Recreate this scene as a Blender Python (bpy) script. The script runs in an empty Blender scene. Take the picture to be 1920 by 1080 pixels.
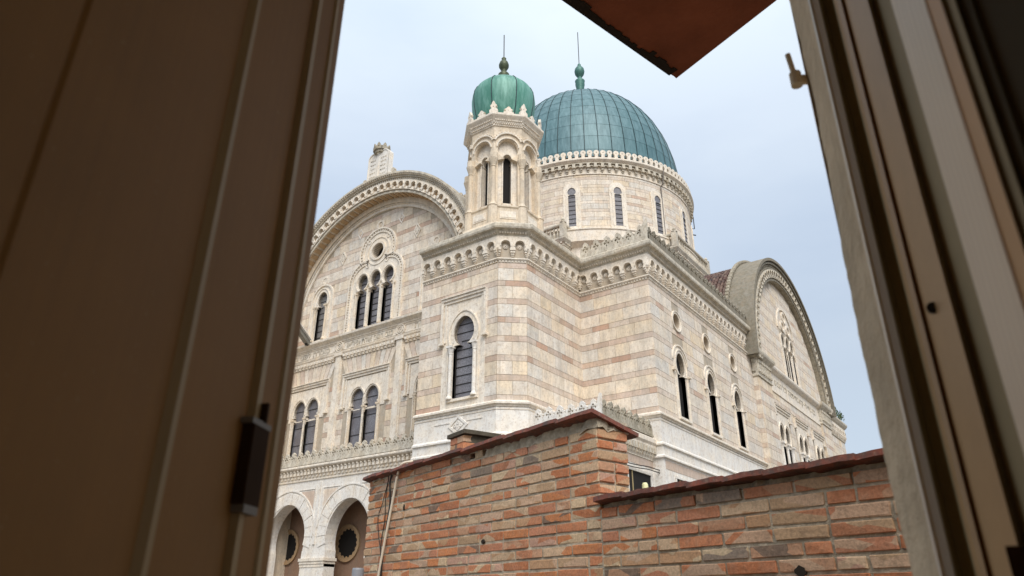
import bpy, math, random
from math import sin, cos, pi, radians, sqrt, atan2, asin, hypot
from mathutils import Vector, Matrix
from mathutils.geometry import tessellate_polygon
random.seed(7)
R = random.random
SC = bpy.context.scene
COL = SC.collection

# ------------------------------------------------------------------ camera
AZ, PITCH, ROLL, FPX = radians(-35.895), 0.4265, 0.0035, 1326.6
cd = bpy.data.cameras.new('camera'); cam = bpy.data.objects.new('camera', cd); COL.objects.link(cam)
cd.sensor_width = 36; cd.lens = FPX / 1920 * 36; cd.clip_start = 0.02; cd.clip_end = 3000
fwd = Vector((sin(AZ) * cos(PITCH), cos(AZ) * cos(PITCH), sin(PITCH)))
rgt = Vector((cos(AZ), -sin(AZ), 0)); upv = rgt.cross(fwd)
r2 = rgt * cos(ROLL) + upv * sin(ROLL); u2 = -rgt * sin(ROLL) + upv * cos(ROLL)
cam.matrix_world = Matrix(((r2.x, u2.x, -fwd.x, 0), (r2.y, u2.y, -fwd.y, 0), (r2.z, u2.z, -fwd.z, 0), (0, 0, 0, 1)))
cd.dof.use_dof = True; cd.dof.focus_distance = 30; cd.dof.aperture_fstop = 9.0
SC.camera = cam

# ------------------------------------------------------------------ sky, sun, exposure
def col(h, k=1.0):
    h = h.lstrip('#'); o = []
    for i in (0, 2, 4):
        c = int(h[i:i + 2], 16) / 255; o.append((c / 12.92 if c <= .04045 else ((c + .055) / 1.055) ** 2.4) * k)
    return (*o, 1.0)
SUN_EL, SUN_AZ = radians(48), radians(135)       # azimuth clockwise from +Y
W = bpy.data.worlds.new('World'); SC.world = W; W.use_nodes = True
nt = W.node_tree; N = nt.nodes; L = nt.links; N.clear()
out = N.new('ShaderNodeOutputWorld'); add = N.new('ShaderNodeAddShader')
sky = N.new('ShaderNodeTexSky'); sky.sky_type = 'NISHITA'; sky.sun_disc = False
sky.sun_elevation = SUN_EL; sky.sun_rotation = SUN_AZ; sky.dust_density = 3
b1 = N.new('ShaderNodeBackground'); b1.inputs[1].default_value = 0.05; L.new(sky.outputs[0], b1.inputs[0])
b2 = N.new('ShaderNodeBackground'); b2.inputs[1].default_value = 0.66
tc = N.new('ShaderNodeTexCoord'); sep = N.new('ShaderNodeSeparateXYZ'); L.new(tc.outputs['Generated'], sep.inputs[0])
rmp = N.new('ShaderNodeValToRGB'); cr = rmp.color_ramp
cr.elements[0].position = 0.0; cr.elements[0].color = (.44, .49, .56, 1); cr.elements[1].position = 1.0; cr.elements[1].color = (1.35, 1.38, 1.42, 1)
for p_, c_ in ((.28, (.485, .545, .61, 1)), (.6, (.73, .82, .92, 1)), (.72, (.90, 1.01, 1.07, 1))):
    e = cr.elements.new(p_); e.color = c_
L.new(sep.outputs['Z'], rmp.inputs[0])
nz = N.new('ShaderNodeTexNoise'); nz.inputs['Scale'].default_value = 1.7; nz.inputs['Detail'].default_value = 5; nz.inputs['Roughness'].default_value = .5
mp = N.new('ShaderNodeMapping'); mp.inputs['Scale'].default_value = (1, 1, 3.0); L.new(tc.outputs['Generated'], mp.inputs[0]); L.new(mp.outputs[0], nz.inputs['Vector'])
r3 = N.new('ShaderNodeValToRGB'); r3.color_ramp.elements[0].position = .34; r3.color_ramp.elements[0].color = (.87, .89, .92, 1)
r3.color_ramp.elements[1].position = .62; r3.color_ramp.elements[1].color = (1.09, 1.07, 1.04, 1); L.new(nz.outputs[0], r3.inputs[0])
mx = N.new('ShaderNodeMix'); mx.data_type = 'RGBA'; mx.blend_type = 'MULTIPLY'; mx.inputs[0].default_value = 1
L.new(rmp.outputs[0], mx.inputs[6]); L.new(r3.outputs[0], mx.inputs[7]); L.new(mx.outputs[2], b2.inputs[0])
L.new(b1.outputs[0], add.inputs[0]); L.new(b2.outputs[0], add.inputs[1]); L.new(add.outputs[0], out.inputs[0])
sd = bpy.data.lights.new('sun', 'SUN'); sd.energy = 2.0; sd.angle = radians(35); sd.color = (1, .965, .91)
sun = bpy.data.objects.new('sun', sd); COL.objects.link(sun)
sv = Vector((sin(SUN_AZ) * cos(SUN_EL), cos(SUN_AZ) * cos(SUN_EL), sin(SUN_EL)))
sun.rotation_euler = sv.to_track_quat('Z', 'Y').to_euler()
SC.view_settings.view_transform = 'Standard'; SC.view_settings.look = 'None'
SC.view_settings.exposure = 0.38; SC.view_settings.gamma = 1; SC.view_settings.use_curve_mapping = False
SC.render.engine = 'CYCLES'

# ------------------------------------------------------------------ materials
def newmat(name, rough=.8):
    m = bpy.data.materials.new(name); m.use_nodes = True
    return m, m.node_tree.nodes, m.node_tree.links, m.node_tree.nodes['Principled BSDF']
def noise(n, l, vec, scale, detail=4, rough=.6):
    t = n.new('ShaderNodeTexNoise'); t.inputs['Scale'].default_value = scale; t.inputs['Detail'].default_value = detail
    t.inputs['Roughness'].default_value = rough
    if vec is not None: l.new(vec, t.inputs['Vector'])
    return t.outputs[0]
def ramp(n, l, fac, stops, const=False):
    r = n.new('ShaderNodeValToRGB'); c = r.color_ramp
    if const: c.interpolation = 'CONSTANT'
    while len(c.elements) < len(stops): c.elements.new(.5)
    for e, (p, v) in zip(c.elements, stops): e.position = p; e.color = v if isinstance(v, tuple) else (v, v, v, 1)
    l.new(fac, r.inputs[0]); return r.outputs[0]
def mixc(n, l, fac, a, b, mode='MIX'):
    m = n.new('ShaderNodeMix'); m.data_type = 'RGBA'; m.blend_type = mode
    for s, v in ((0, fac), (6, a), (7, b)):
        if hasattr(v, 'is_linked'): l.new(v, m.inputs[s])
        elif s == 0: m.inputs[0].default_value = v
        else: m.inputs[s].default_value = v
    return m.outputs[2]
def bump(n, l, h, bs, strength=.3, dist=.02):
    b = n.new('ShaderNodeBump'); b.inputs['Strength'].default_value = strength; b.inputs['Distance'].default_value = dist
    l.new(h, b.inputs['Height']); l.new(b.outputs[0], bs.inputs['Normal'])
def geo_pos(n): return n.new('ShaderNodeNewGeometry').outputs['Position']
def stretch(n, l, vec, s):
    m = n.new('ShaderNodeMapping'); m.inputs['Scale'].default_value = s; l.new(vec, m.inputs[0]); return m.outputs[0]

def stone(name, source, base=None, grime=.35, scale=1.0, vein=.5, lichen=0.0):
    """source: 'attr' (face tint), 'obj' (object colour) or 'const'"""
    m, n, l, bs = newmat(name); P = geo_pos(n)
    if source == 'attr':
        a = n.new('ShaderNodeAttribute'); a.attribute_name = 'tint'; c = a.outputs['Color']
    elif source == 'obj': c = n.new('ShaderNodeObjectInfo').outputs['Color']
    else:
        rgb = n.new('ShaderNodeRGB'); rgb.outputs[0].default_value = base; c = rgb.outputs[0]
    n1 = noise(n, l, P, 2.6 * scale, 7, .68); v = ramp(n, l, n1, [(.28, 1 - vein * .42), (.5, 1.0), (.72, 1.06)])
    c = mixc(n, l, 1.0, c, v, 'MULTIPLY')
    n2 = noise(n, l, stretch(n, l, P, (3.0, 3.0, .8)), 1.1, 6, .7)
    g = ramp(n, l, n2, [(.40, 0), (.70, grime)])
    c = mixc(n, l, g, c, (.23, .20, .155, 1))
    n6 = noise(n, l, P, 1.3, 5, .6); c = mixc(n, l, ramp(n, l, n6, [(.45, 0), (.62, .35)]), c, mixc(n, l, 1.0, c, (1.03, .92, .76, 1), 'MULTIPLY'))
    n7 = noise(n, l, P, 3.7, 6, .7); c = mixc(n, l, ramp(n, l, n7, [(.5, 0), (.66, .4)]), c, mixc(n, l, 1.0, c, (.84, .84, .86, 1), 'MULTIPLY'))
    n8 = noise(n, l, stretch(n, l, P, (7, 7, .28)), 1.0, 5, .7); c = mixc(n, l, ramp(n, l, n8, [(.52, 0), (.72, .22)]), c, (.30, .26, .21, 1))
    n5 = noise(n, l, P, 9, 5, .75)
    c = mixc(n, l, ramp(n, l, n5, [(.50, 0), (.66, .46)]), c, col('a3896f'))
    if lichen:
        n3 = noise(n, l, P, 4.5, 6, .75); c = mixc(n, l, ramp(n, l, n3, [(.45, 0), (.62, lichen)]), c, (.135, .125, .085, 1))
    l.new(c, bs.inputs['Base Color']); bs.inputs['Roughness'].default_value = .85; bs.inputs['Specular IOR Level'].default_value = .25
    n4 = noise(n, l, P, 14, 6, .7); bump(n, l, n4, bs, .35, .02)
    return m
M = {}
M['attr'] = stone('ashlar_stone', 'attr')
M['obj'] = stone('block_stone', 'obj')
M['trim'] = stone('carved_limestone', 'const', col('ece4d7', .98), .26)
M['marble'] = stone('white_marble', 'const', col('ece9e3', .95), .16, 1, .2)
M['warm'] = stone('warm_limestone', 'const', col('e6d8c3', .92), .35)
M['weather'] = stone('weathered_limestone', 'const', col('e0d9ca', .9), .45, 1, .5, .28)
M['lichen'] = stone('lichened_limestone', 'const', col('c6bfae', .8), .6, 1.2, .7, .55)
M['soot'] = stone('sooty_limestone', 'const', col('a29d90', .7), .85, 1.3, .9, .6)
M['soffit'] = stone('soffit_stone', 'const', col('cfae86', .75), .4)
M['pinkwall'] = stone('pink_plaster', 'const', col('c09a82', .55), .3)
M['joint'] = stone('stone_joint', 'const', col('c9bead', .8), .3)

def simple(name, c, rough=.6, metal=0, bumps=None, var=.25, spec=.4, vs=6):
    m, n, l, bs = newmat(name); P = geo_pos(n)
    v = ramp(n, l, noise(n, l, P, vs, 6, .65), [(.3, 1 - var), (.7, 1 + var * .4)])
    l.new(mixc(n, l, 1.0, c, v, 'MULTIPLY'), bs.inputs['Base Color'])
    bs.inputs['Roughness'].default_value = rough; bs.inputs['Metallic'].default_value = metal; bs.inputs['Specular IOR Level'].default_value = spec
    if bumps: bump(n, l, noise(n, l, P, bumps[0], 5, .65), bs, bumps[1], bumps[2])
    return m
def lattice_glass():
    m, n, l, bs = newmat('leaded_glass'); tc = n.new('ShaderNodeTexCoord')
    mp = n.new('ShaderNodeMapping'); mp.inputs['Rotation'].default_value = (0, 0, 0); mp.inputs['Scale'].default_value = (9, 9, 9)
    l.new(geo_pos(n), mp.inputs[0])
    v = n.new('ShaderNodeTexVoronoi'); v.feature = 'DISTANCE_TO_EDGE'; l.new(mp.outputs[0], v.inputs['Vector']); v.inputs['Randomness'].default_value = .25
    v2 = n.new('ShaderNodeTexVoronoi'); l.new(mp.outputs[0], v2.inputs['Vector']); v2.inputs['Randomness'].default_value = .25
    gl = mixc(n, l, v2.outputs['Color'], col('48474f', 1.0), col('a0a0aa', 1.0))
    nn = noise(n, l, geo_pos(n), 1.3, 3); gl = mixc(n, l, ramp(n, l, nn, [(.4, 0), (.65, .7)]), gl, col('5c5760', 1.0))
    c = mixc(n, l, ramp(n, l, v.outputs['Distance'], [(.05, 1.0), (.09, 0.0)]), gl, col('8d8a84', .6))
    l.new(c, bs.inputs['Base Color']); bs.inputs['Roughness'].default_value = .3; bs.inputs['Specular IOR Level'].default_value = .45
    return m
M['glass'] = lattice_glass()
M['bar'] = simple('iron_bar', col('2a2725'), .6)
M['copperbase'] = simple('copper_underlay', col('3a6068', .62), .6)
M['dark'] = simple('dark_interior', (.012, .010, .009, 1), .9)
M['dglass'] = simple('dark_window_glass', (.02, .02, .022, 1), .2)
def copper(name, c1, c2, c3):
    m, n, l, bs = newmat(name); P = geo_pos(n); oi = n.new('ShaderNodeObjectInfo')
    c = mixc(n, l, oi.outputs['Random'], c1, c2)
    c = mixc(n, l, ramp(n, l, noise(n, l, stretch(n, l, P, (2, 2, .3)), 1.6, 7, .7), [(.42, 0), (.66, .75)]), c, c3)
    c = mixc(n, l, ramp(n, l, noise(n, l, stretch(n, l, P, (5, 5, .5)), 2.3, 6, .75), [(.55, 0), (.75, .35)]), c, (.02, .045, .045, 1))
    l.new(c, bs.inputs['Base Color']); bs.inputs['Roughness'].default_value = .5; bs.inputs['Metallic'].default_value = .1
    bs.inputs['Specular IOR Level'].default_value = .55
    bump(n, l, noise(n, l, P, 3, 4), bs, .12, .05); return m
M['copper'] = copper('dome_copper', col('517c83', .76), col('4a747c', .74), col('7398a0', .78))
M['copper2'] = copper('turret_copper', col('4f9381', .84), col('448574', .82), col('86bcae', .85))
M['rib'] = simple('copper_seam', col('2c4f55', .6), .6)
M['bronze'] = simple('weathered_bronze', col('5f6a4e', .7), .5, .3, var=.5)
M['patina'] = simple('patina_bronze', col('55867c', .8), .5, .2, var=.4)
M['iron'] = simple('iron_rod', col('2c2b2c'), .5, .4)
M['pipe'] = simple('drain_pipe', col('77706a'), .5, .2)

def rooftile():
    m, n, l, bs = newmat('roof_tile_clay'); oi = n.new('ShaderNodeObjectInfo'); P = geo_pos(n)
    c = ramp(n, l, oi.outputs['Random'], [(0, col('55403b', .7)), (.35, col('6a4c44', .7)), (.7, col('806a5e', .75)), (1, col('47363a', .6))])
    c = mixc(n, l, ramp(n, l, noise(n, l, P, 8, 6, .7), [(.5, 0), (.7, .5)]), c, col('a39282', .7))
    l.new(c, bs.inputs['Base Color']); bs.inputs['Roughness'].default_value = .85; return m
M['rtile'] = rooftile()
def brickmat():
    m, n, l, bs = newmat('clay_brick'); oi = n.new('ShaderNodeObjectInfo'); tc = n.new('ShaderNodeTexCoord'); rnd = oi.outputs['Random']
    def frac(k):
        a = n.new('ShaderNodeMath'); a.operation = 'MULTIPLY'; a.inputs[1].default_value = k; l.new(rnd, a.inputs[0])
        b = n.new('ShaderNodeMath'); b.operation = 'FRACT'; l.new(a.outputs[0], b.inputs[0]); return b.outputs[0]
    K = .98
    A = ramp(n, l, frac(1.0), [(0, col('c68257', K)), (.14, col('bd7a55', K)), (.28, col('bf9476', K)), (.40, col('c58460', K)), (.52, col('bd9673', K)), (.64, col('c08466', K)), (.75, col('c49c86', K)), (.86, col('bb9c7c', K)), (.96, col('8f8072', K))], True)
    B = ramp(n, l, frac(17.3), [(0, col('cbab8f', K)), (.2, col('b97c5c', K)), (.4, col('ccb192', K)), (.6, col('bfa38a', K)), (.72, col('d0b998', K)), (.84, col('bb7d5c', K)), (.95, col('76685c', K))], True)
    ad = n.new('ShaderNodeVectorMath'); ad.operation = 'ADD'; cx = n.new('ShaderNodeCombineXYZ'); l.new(frac(43.7), cx.inputs[0]); l.new(frac(91.1), cx.inputs[2])
    l.new(tc.outputs['Object'], ad.inputs[0]); l.new(cx.outputs[0], ad.inputs[1])
    # hand-cut clay: straight-edged blotches where each brick leaned on its neighbours in the kiln
    mp = n.new('ShaderNodeMapping'); mp.inputs['Scale'].default_value = (1, .3, 2.1); l.new(ad.outputs[0], mp.inputs[0])
    vo = n.new('ShaderNodeTexVoronoi'); vo.inputs['Scale'].default_value = 6.5; l.new(mp.outputs[0], vo.inputs['Vector'])
    sp = n.new('ShaderNodeSeparateColor'); l.new(vo.outputs['Color'], sp.inputs[0])
    c = mixc(n, l, ramp(n, l, sp.outputs[0], [(.42, 0), (.46, .9)]), A, B)
    P = geo_pos(n)
    c = mixc(n, l, ramp(n, l, noise(n, l, P, 22, 7, .7), [(.45, 0), (.75, .45)]), c, col('c9a78a', .8))
    c = mixc(n, l, 1.0, c, ramp(n, l, noise(n, l, P, 70, 4, .7), [(.25, .62), (.6, 1.06)]), 'MULTIPLY')
    c = mixc(n, l, ramp(n, l, noise(n, l, P, 5, 6, .7), [(.56, 0), (.72, .45)]), c, (.075, .062, .04, 1))
    l.new(c, bs.inputs['Base Color']); bs.inputs['Roughness'].default_value = .92; bs.inputs['Specular IOR Level'].default_value = .15
    bump(n, l, noise(n, l, P, 55, 8, .72), bs, .8, .006); return m
M['brick'] = brickmat()
M['mortar'] = simple('old_mortar', col('c2b59f', .95), .95, bumps=(60, 1.0, .012), var=.5, vs=14, spec=.1)
def tilemat():
    m, n, l, bs = newmat('clay_tile'); oi = n.new('ShaderNodeObjectInfo'); P = geo_pos(n)
    c = ramp(n, l, oi.outputs['Random'], [(0, col('84432f', .8)), (.5, col('944e38', .85)), (1, col('6e3a2c', .8))])
    c = mixc(n, l, ramp(n, l, noise(n, l, P, 16, 7, .7), [(.40, 0), (.62, .8)]), c, (.055, .045, .038, 1))
    c = mixc(n, l, ramp(n, l, noise(n, l, P, 40, 5, .7), [(.54, 0), (.70, .5)]), c, col('a98a74', .8))
    l.new(c, bs.inputs['Base Color']); bs.inputs['Roughness'].default_value = .7; bump(n, l, noise(n, l, P, 45, 6, .7), bs, .6, .005); return m
M['tile'] = tilemat()
M['eave'] = simple('red_painted_soffit', col('9c5c42', .85), .85, bumps=(25, .5, .01), var=.45, vs=2.2, spec=.15)
M['leaf'] = simple('brown_painted_wood', col('8c6128', .95), .8, bumps=(9, .1, .004), var=.12, vs=3)
def leafmat():
    m, n, l, bs = newmat('brown_painted_leaf'); P = geo_pos(n)
    g1 = noise(n, l, stretch(n, l, P, (160, 160, 2.2)), 1.0, 5, .65); g2 = noise(n, l, P, 3.5, 6, .65); g3 = noise(n, l, P, 240, 3, .7)
    c = mixc(n, l, 1.0, col('8c6128', 1.0), ramp(n, l, g1, [(.3, .93), (.7, 1.03)]), 'MULTIPLY')
    c = mixc(n, l, 1.0, c, ramp(n, l, g2, [(.3, .84), (.7, 1.1)]), 'MULTIPLY')
    c = mixc(n, l, ramp(n, l, g3, [(.66, 0), (.74, .4)]), c, col('b8a078', .8))
    l.new(c, bs.inputs['Base Color']); bs.inputs['Roughness'].default_value = .75; bump(n, l, g1, bs, .12, .0008); return m
M['leaf'] = leafmat()
M['leafedge'] = simple('brown_wood_bead', col('b09468', .85), .6, var=.1)
M['white'] = simple('aged_white_paint', col('dfd6c8', 1.0), .45, bumps=(20, .15, .003), var=.12, vs=5)
def woodpaint():
    m, n, l, bs = newmat('painted_wood_grain'); P = geo_pos(n)
    w = n.new('ShaderNodeTexWave'); w.bands_direction = 'DIAGONAL'; w.inputs['Scale'].default_value = 55; w.inputs['Distortion'].default_value = 3; w.inputs['Detail'].default_value = 3
    l.new(stretch(n, l, P, (1, 1, .06)), w.inputs['Vector'])
    l.new(mixc(n, l, ramp(n, l, w.outputs[0], [(0, .0), (1, .18)]), col('ead9c2', 1.08), col('bda58c', .95)), bs.inputs['Base Color'])
    bs.inputs['Roughness'].default_value = .45; bump(n, l, w.outputs[0], bs, .25, .0015); return m
M['grain'] = woodpaint()
M['frame'] = simple('ochre_painted_frame', col('c8a06c', .95), .5, bumps=(20, .15, .003), var=.2, vs=5)
M['olive'] = simple('lightened_gap', col('b3a075', .85), .7, var=.2)  # colour lightened to make up for the casement's shade on the gap
M['edge'] = simple('lightened_ochre_edge', col('dba765', .95), .5, var=.1)  # frame ochre again, lightened because this face turns away from the light
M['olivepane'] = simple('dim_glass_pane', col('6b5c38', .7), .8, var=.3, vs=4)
M['plaster'] = simple('rough_plaster', col('e2ceb0', 1.0), .95, bumps=(38, .9, .008), var=.22, vs=9, spec=.1)
M['wall'] = simple('painted_wall', col('cdc1ac', .8), .9, var=.1, bumps=(30, .2, .004))
M['outer'] = simple('ochre_render', col('c99c62', .75), .95, bumps=(20, .5, .01), var=.25, vs=3)
M['metal'] = simple('dull_steel', col('8a8278', .8), .6, .3, var=.1)
M['lockbody'] = simple('dark_lock', col('4a331f', .6), .85, .0, spec=.1)
M['room'] = simple('room_plaster', col('efe0c4', .95), .9, var=.05)
M['floor'] = simple('terracotta_floor', col('7c4e34', .7), .6, var=.2)
M['cable'] = simple('white_cable', col('d8cbb6'), .5, var=.1)
M['cableb'] = simple('black_cable', col('25211e'), .6)
M['ppvc'] = simple('grey_pipe', col('8a8c92'), .45, var=.1)
M['ground'] = simple('paved_ground', col('8f8577', .6), .95, bumps=(3, .4, .05), var=.3, vs=1.5)
M['plant'] = simple('leaf_green', col('4d6132', .8), .7, var=.4)
M['lamp'] = simple('grey_lamp_housing', col('8d8b83', .9), .35, .2, var=.1)
M['yellow'] = simple('pale_yellow_plastic', col('e3dfae'), .5, var=.05)

# ------------------------------------------------------------------ mesh helpers
class Fr:
    """wall frame: u along the wall, z up, n outward"""
    def __init__(s, ox, oy, ux, uy):
        k = hypot(ux, uy); s.o = (ox, oy); s.u = (ux / k, uy / k); s.n = (uy / k, -ux / k)
    def p(s, u, z, n=0): return (s.o[0] + s.u[0] * u + s.n[0] * n, s.o[1] + s.u[1] * u + s.n[1] * n, z)
    def rot(s): return atan2(s.u[1], s.u[0])
class MB:
    def __init__(s): s.v = []; s.f = []; s.t = []; s.m = []; s.tint = (1, 1, 1, 1); s.mi = 0
    def face(s, idx): s.f.append(idx); s.t.append(s.tint); s.m.append(s.mi)
    def add(s, vs, fs):
        k = len(s.v); s.v += [tuple(x) for x in vs]
        for f in fs: s.face([i + k for i in f])
    def box(s, x0, x1, y0, y1, z0, z1):
        s.add([(x0, y0, z0), (x1, y0, z0), (x1, y1, z0), (x0, y1, z0), (x0, y0, z1), (x1, y0, z1), (x1, y1, z1), (x0, y1, z1)],
              [(0, 1, 5, 4), (1, 2, 6, 5), (2, 3, 7, 6), (3, 0, 4, 7), (4, 5, 6, 7), (3, 2, 1, 0)])
    def fbox(s, fr, u0, u1, z0, z1, n0, n1):
        P = fr.p
        s.add([P(u0, z0, n1), P(u1, z0, n1), P(u1, z0, n0), P(u0, z0, n0), P(u0, z1, n1), P(u1, z1, n1), P(u1, z1, n0), P(u0, z1, n0)],
              [(0, 1, 5, 4), (1, 2, 6, 5), (2, 3, 7, 6), (3, 0, 4, 7), (4, 5, 6, 7), (3, 2, 1, 0)])
    def plate(s, fr, outer, holes, n1, n0, sides=True, back=False):
        loops = [outer] + holes; flat = [p for lp in loops for p in lp]
        tris = tessellate_polygon([[Vector((a, b, 0)) for a, b in lp] for lp in loops])
        k = len(s.v); s.v += [fr.p(a, b, n1) for a, b in flat]
        for t in tris: s.face([i + k for i in t])
        if back:
            k2 = len(s.v); s.v += [fr.p(a, b, n0) for a, b in flat]
            for t in tris: s.face([i + k2 for i in reversed(t)])
        if sides:
            for lp in loops:
                k = len(s.v); m = len(lp)
                s.v += [fr.p(a, b, n1) for a, b in lp] + [fr.p(a, b, n0) for a, b in lp]
                for i in range(m): j = (i + 1) % m; s.face([k + i, k + j, k + m + j, k + m + i])
    def band(s, fr, a, b, n0, n1, close=False):
        """strip between matching point lists a (inner) and b (outer), raised n0..n1"""
        m = len(a); k = len(s.v)
        s.v += [fr.p(u, z, n1) for u, z in a] + [fr.p(u, z, n1) for u, z in b] + [fr.p(u, z, n0) for u, z in a] + [fr.p(u, z, n0) for u, z in b]
        for i in range(m if close else m - 1):
            j = (i + 1) % m
            s.face([k + i, k + j, k + m + j, k + m + i]); s.face([k + i, k + j, k + 2 * m + j, k + 2 * m + i]); s.face([k + m + i, k + m + j, k + 3 * m + j, k + 3 * m + i])
        if not close:
            for i in (0, m - 1): s.face([k + i, k + m + i, k + 3 * m + i, k + 2 * m + i])
    def ring(s, fr, uc, zc, r0, r1, n0, n1, a0=0, a1=pi, seg=48):
        A = [(uc + r0 * cos(a0 + (a1 - a0) * i / seg), zc + r0 * sin(a0 + (a1 - a0) * i / seg)) for i in range(seg + 1)]
        B = [(uc + r1 * cos(a0 + (a1 - a0) * i / seg), zc + r1 * sin(a0 + (a1 - a0) * i / seg)) for i in range(seg + 1)]
        s.band(fr, A, B, n0, n1)
    def sweep(s, path, prof, closed=False):
        m = len(path); rows = []
        for i in range(m):
            p = Vector(path[i]); ds = []
            if closed or i > 0: ds.append((p - Vector(path[i - 1])).normalized())
            if closed or i < m - 1: ds.append((Vector(path[(i + 1) % m]) - p).normalized())
            ns = [Vector((d.y, -d.x)) for d in ds]
            if len(ns) == 2:
                b = (ns[0] + ns[1]).normalized(); b = b / max(.35, b.dot(ns[0]))
            else: b = ns[0]
            rows.append([(p.x + b.x * o, p.y + b.y * o, z) for o, z in prof])
        q = len(prof); k = len(s.v)
        for r in rows: s.v += r
        for i in range(m if closed else m - 1):
            j = (i + 1) % m
            for a in range(q - 1): s.face([k + i * q + a, k + j * q + a, k + j * q + a + 1, k + i * q + a + 1])
        if not closed:
            s.face([k + a for a in range(q)]); s.face([k + (m - 1) * q + a for a in range(q)])
    def lathe(s, cx, cy, prof, seg=16, a0=0, a1=2 * pi):
        full = abs(a1 - a0 - 2 * pi) < 1e-6; c = seg if full else seg + 1; k = len(s.v); q = len(prof)
        for i in range(c):
            a = a0 + (a1 - a0) * i / seg
            for r, z in prof: s.v.append((cx + r * cos(a), cy + r * sin(a), z))
        for i in range(seg):
            j = (i + 1) % c
            for b in range(q - 1): s.face([k + i * q + b, k + j * q + b, k + j * q + b + 1, k + i * q + b + 1])
    def tube(s, pts, r, seg=6):
        k = len(s.v); m = len(pts)
        for i, p in enumerate(pts):
            p = Vector(p); d = (Vector(pts[min(i + 1, m - 1)]) - Vector(pts[max(i - 1, 0)])).normalized()
            a = d.orthogonal().normalized() if abs(d.z) > .9 else d.cross(Vector((0, 0, 1))).normalized(); b = d.cross(a)
            for j in range(seg): t = 2 * pi * j / seg; s.v.append(tuple(p + (a * cos(t) + b * sin(t)) * r))
        for i in range(m - 1):
            for j in range(seg): j2 = (j + 1) % seg; s.face([k + i * seg + j, k + i * seg + j2, k + (i + 1) * seg + j2, k + (i + 1) * seg + j])
        s.face([k + j for j in range(seg)]); s.face([k + (m - 1) * seg + j for j in range(seg)])
    def mesh(s, name, mats, tint=False, smooth=False):
        me = bpy.data.meshes.new(name); me.from_pydata(s.v, [], s.f)
        for m in (mats if isinstance(mats, (list, tuple)) else [mats]): me.materials.append(m)
        if any(s.m): me.polygons.foreach_set('material_index', s.m)
        if tint:
            at = me.attributes.new('tint', 'FLOAT_COLOR', 'FACE')
            at.data.foreach_set('color', [c for t in s.t for c in t])
        if smooth: me.polygons.foreach_set('use_smooth', [True] * len(me.polygons))
        me.update(); return me
    def build(s, name, mats, parent=None, tint=False, smooth=False, kind=None):
        return link(name, s.mesh(name, mats, tint, smooth), parent, kind)
def link(name, me, parent=None, kind=None, mw=None):
    o = bpy.data.objects.new(name, me); COL.objects.link(o)
    if parent is not None: o.parent = parent
    if mw is not None: o.matrix_world = mw if parent is None else o.matrix_world; 
    if mw is not None and parent is not None: o.matrix_basis = mw
    if kind: o['kind'] = kind
    return o
def empty(name, loc=(0, 0, 0)):
    o = bpy.data.objects.new(name, None); COL.objects.link(o); o.location = loc; return o
def tag(o, label, cat, group=None):
    o['label'] = label; o['category'] = cat
    if group: o['group'] = group
    return o
def T(x, y, z, rz=0, sx=1, sy=1, sz=1):
    return Matrix.Translation((x, y, z)) @ Matrix.Rotation(rz, 4, 'Z') @ Matrix.Diagonal((sx, sy, sz, 1))
def frT(fr, u, z, n=0, su=1, sn=1, sz=1):
    x, y, z = fr.p(u, z, n); return T(x, y, z, fr.rot(), su, sn, sz)

# ------------------------------------------------------------------ ground
g = MB(); g.add([(-700, -700, -4.5), (700, -700, -4.5), (700, 700, -4.5), (-700, 700, -4.5)], [(0, 1, 2, 3)])
g.build('ground', M['ground'], kind='structure')

# ================================================================== SYNAGOGUE
XT, X1, X2, XG = -22.95, -17.16, -13.22, -13.05     # tower left, tower side, side wall, gable plane
Y0, YC, YB, YF = 24.0, 24.9, 29.81, 27.3            # tower front, chamfer end, second face, facade
XC, YD = -30.15, 54.3                               # dome axis
XH = -18.19
ZB, ZL, ZF = -4.5, 8.28, 15.22
SYN = empty('synagogue', (0, 0, 0))
tag(SYN, 'cream and pink striped stone synagogue with green copper domes', 'synagogue')
FT = Fr(0, Y0, 1, 0); FS = Fr(X1, 0, 0, 1); FB = Fr(0, YB, 1, 0); FW = Fr(X2, 0, 0, 1); FF = Fr(0, YF, 1, 0); FG = Fr(XG, 0, 0, 1)
FCH = Fr(XH, Y0, X1 - XH, YC - Y0); LCH = hypot(X1 - XH, YC - Y0)
FP = Fr(0, 26.9, 1, 0)

CREAM = ['e8dfd2', 'e7dccc', 'e3dcd2', 'e8dbc8', 'e6dccd', 'e1dad0', 'e8dfd2', 'e7dac6', 'dfdad1', 'e6d6be', 'e6ddd0', 'e7dccd']
PINK = ['cbb3a4', 'cdb8aa', 'c4aa9b', 'd1bdaf', 'c9b6a9', 'c09c88', 'cfbaa9', 'c2ab9b', 'cebbab', 'b99a88', 'd0bfb2', 'c8b7ab']
def tint(pink, warm=0, soft=.0):
    c = Vector(col(random.choice(PINK if pink else CREAM))[:3])
    if pink:
        k = min(.92, soft + .12 + R() ** 1.4 * .75); c = c.lerp(Vector(col('e0d4c6')[:3]), k)
        if R() < .10 * (1 - soft): c = c.lerp(Vector(col('bd917a')[:3]), .5)
    c *= .97 * (0.95 + R() * .10); return (c.x, c.y, c.z, 1)
cube = MB(); cube.box(-.5, .5, 0, 1, 0, 1)
cube.m = [0] * 6; CUBE = cube.mesh('stone_block', M['obj'])
NB = [0]
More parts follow.
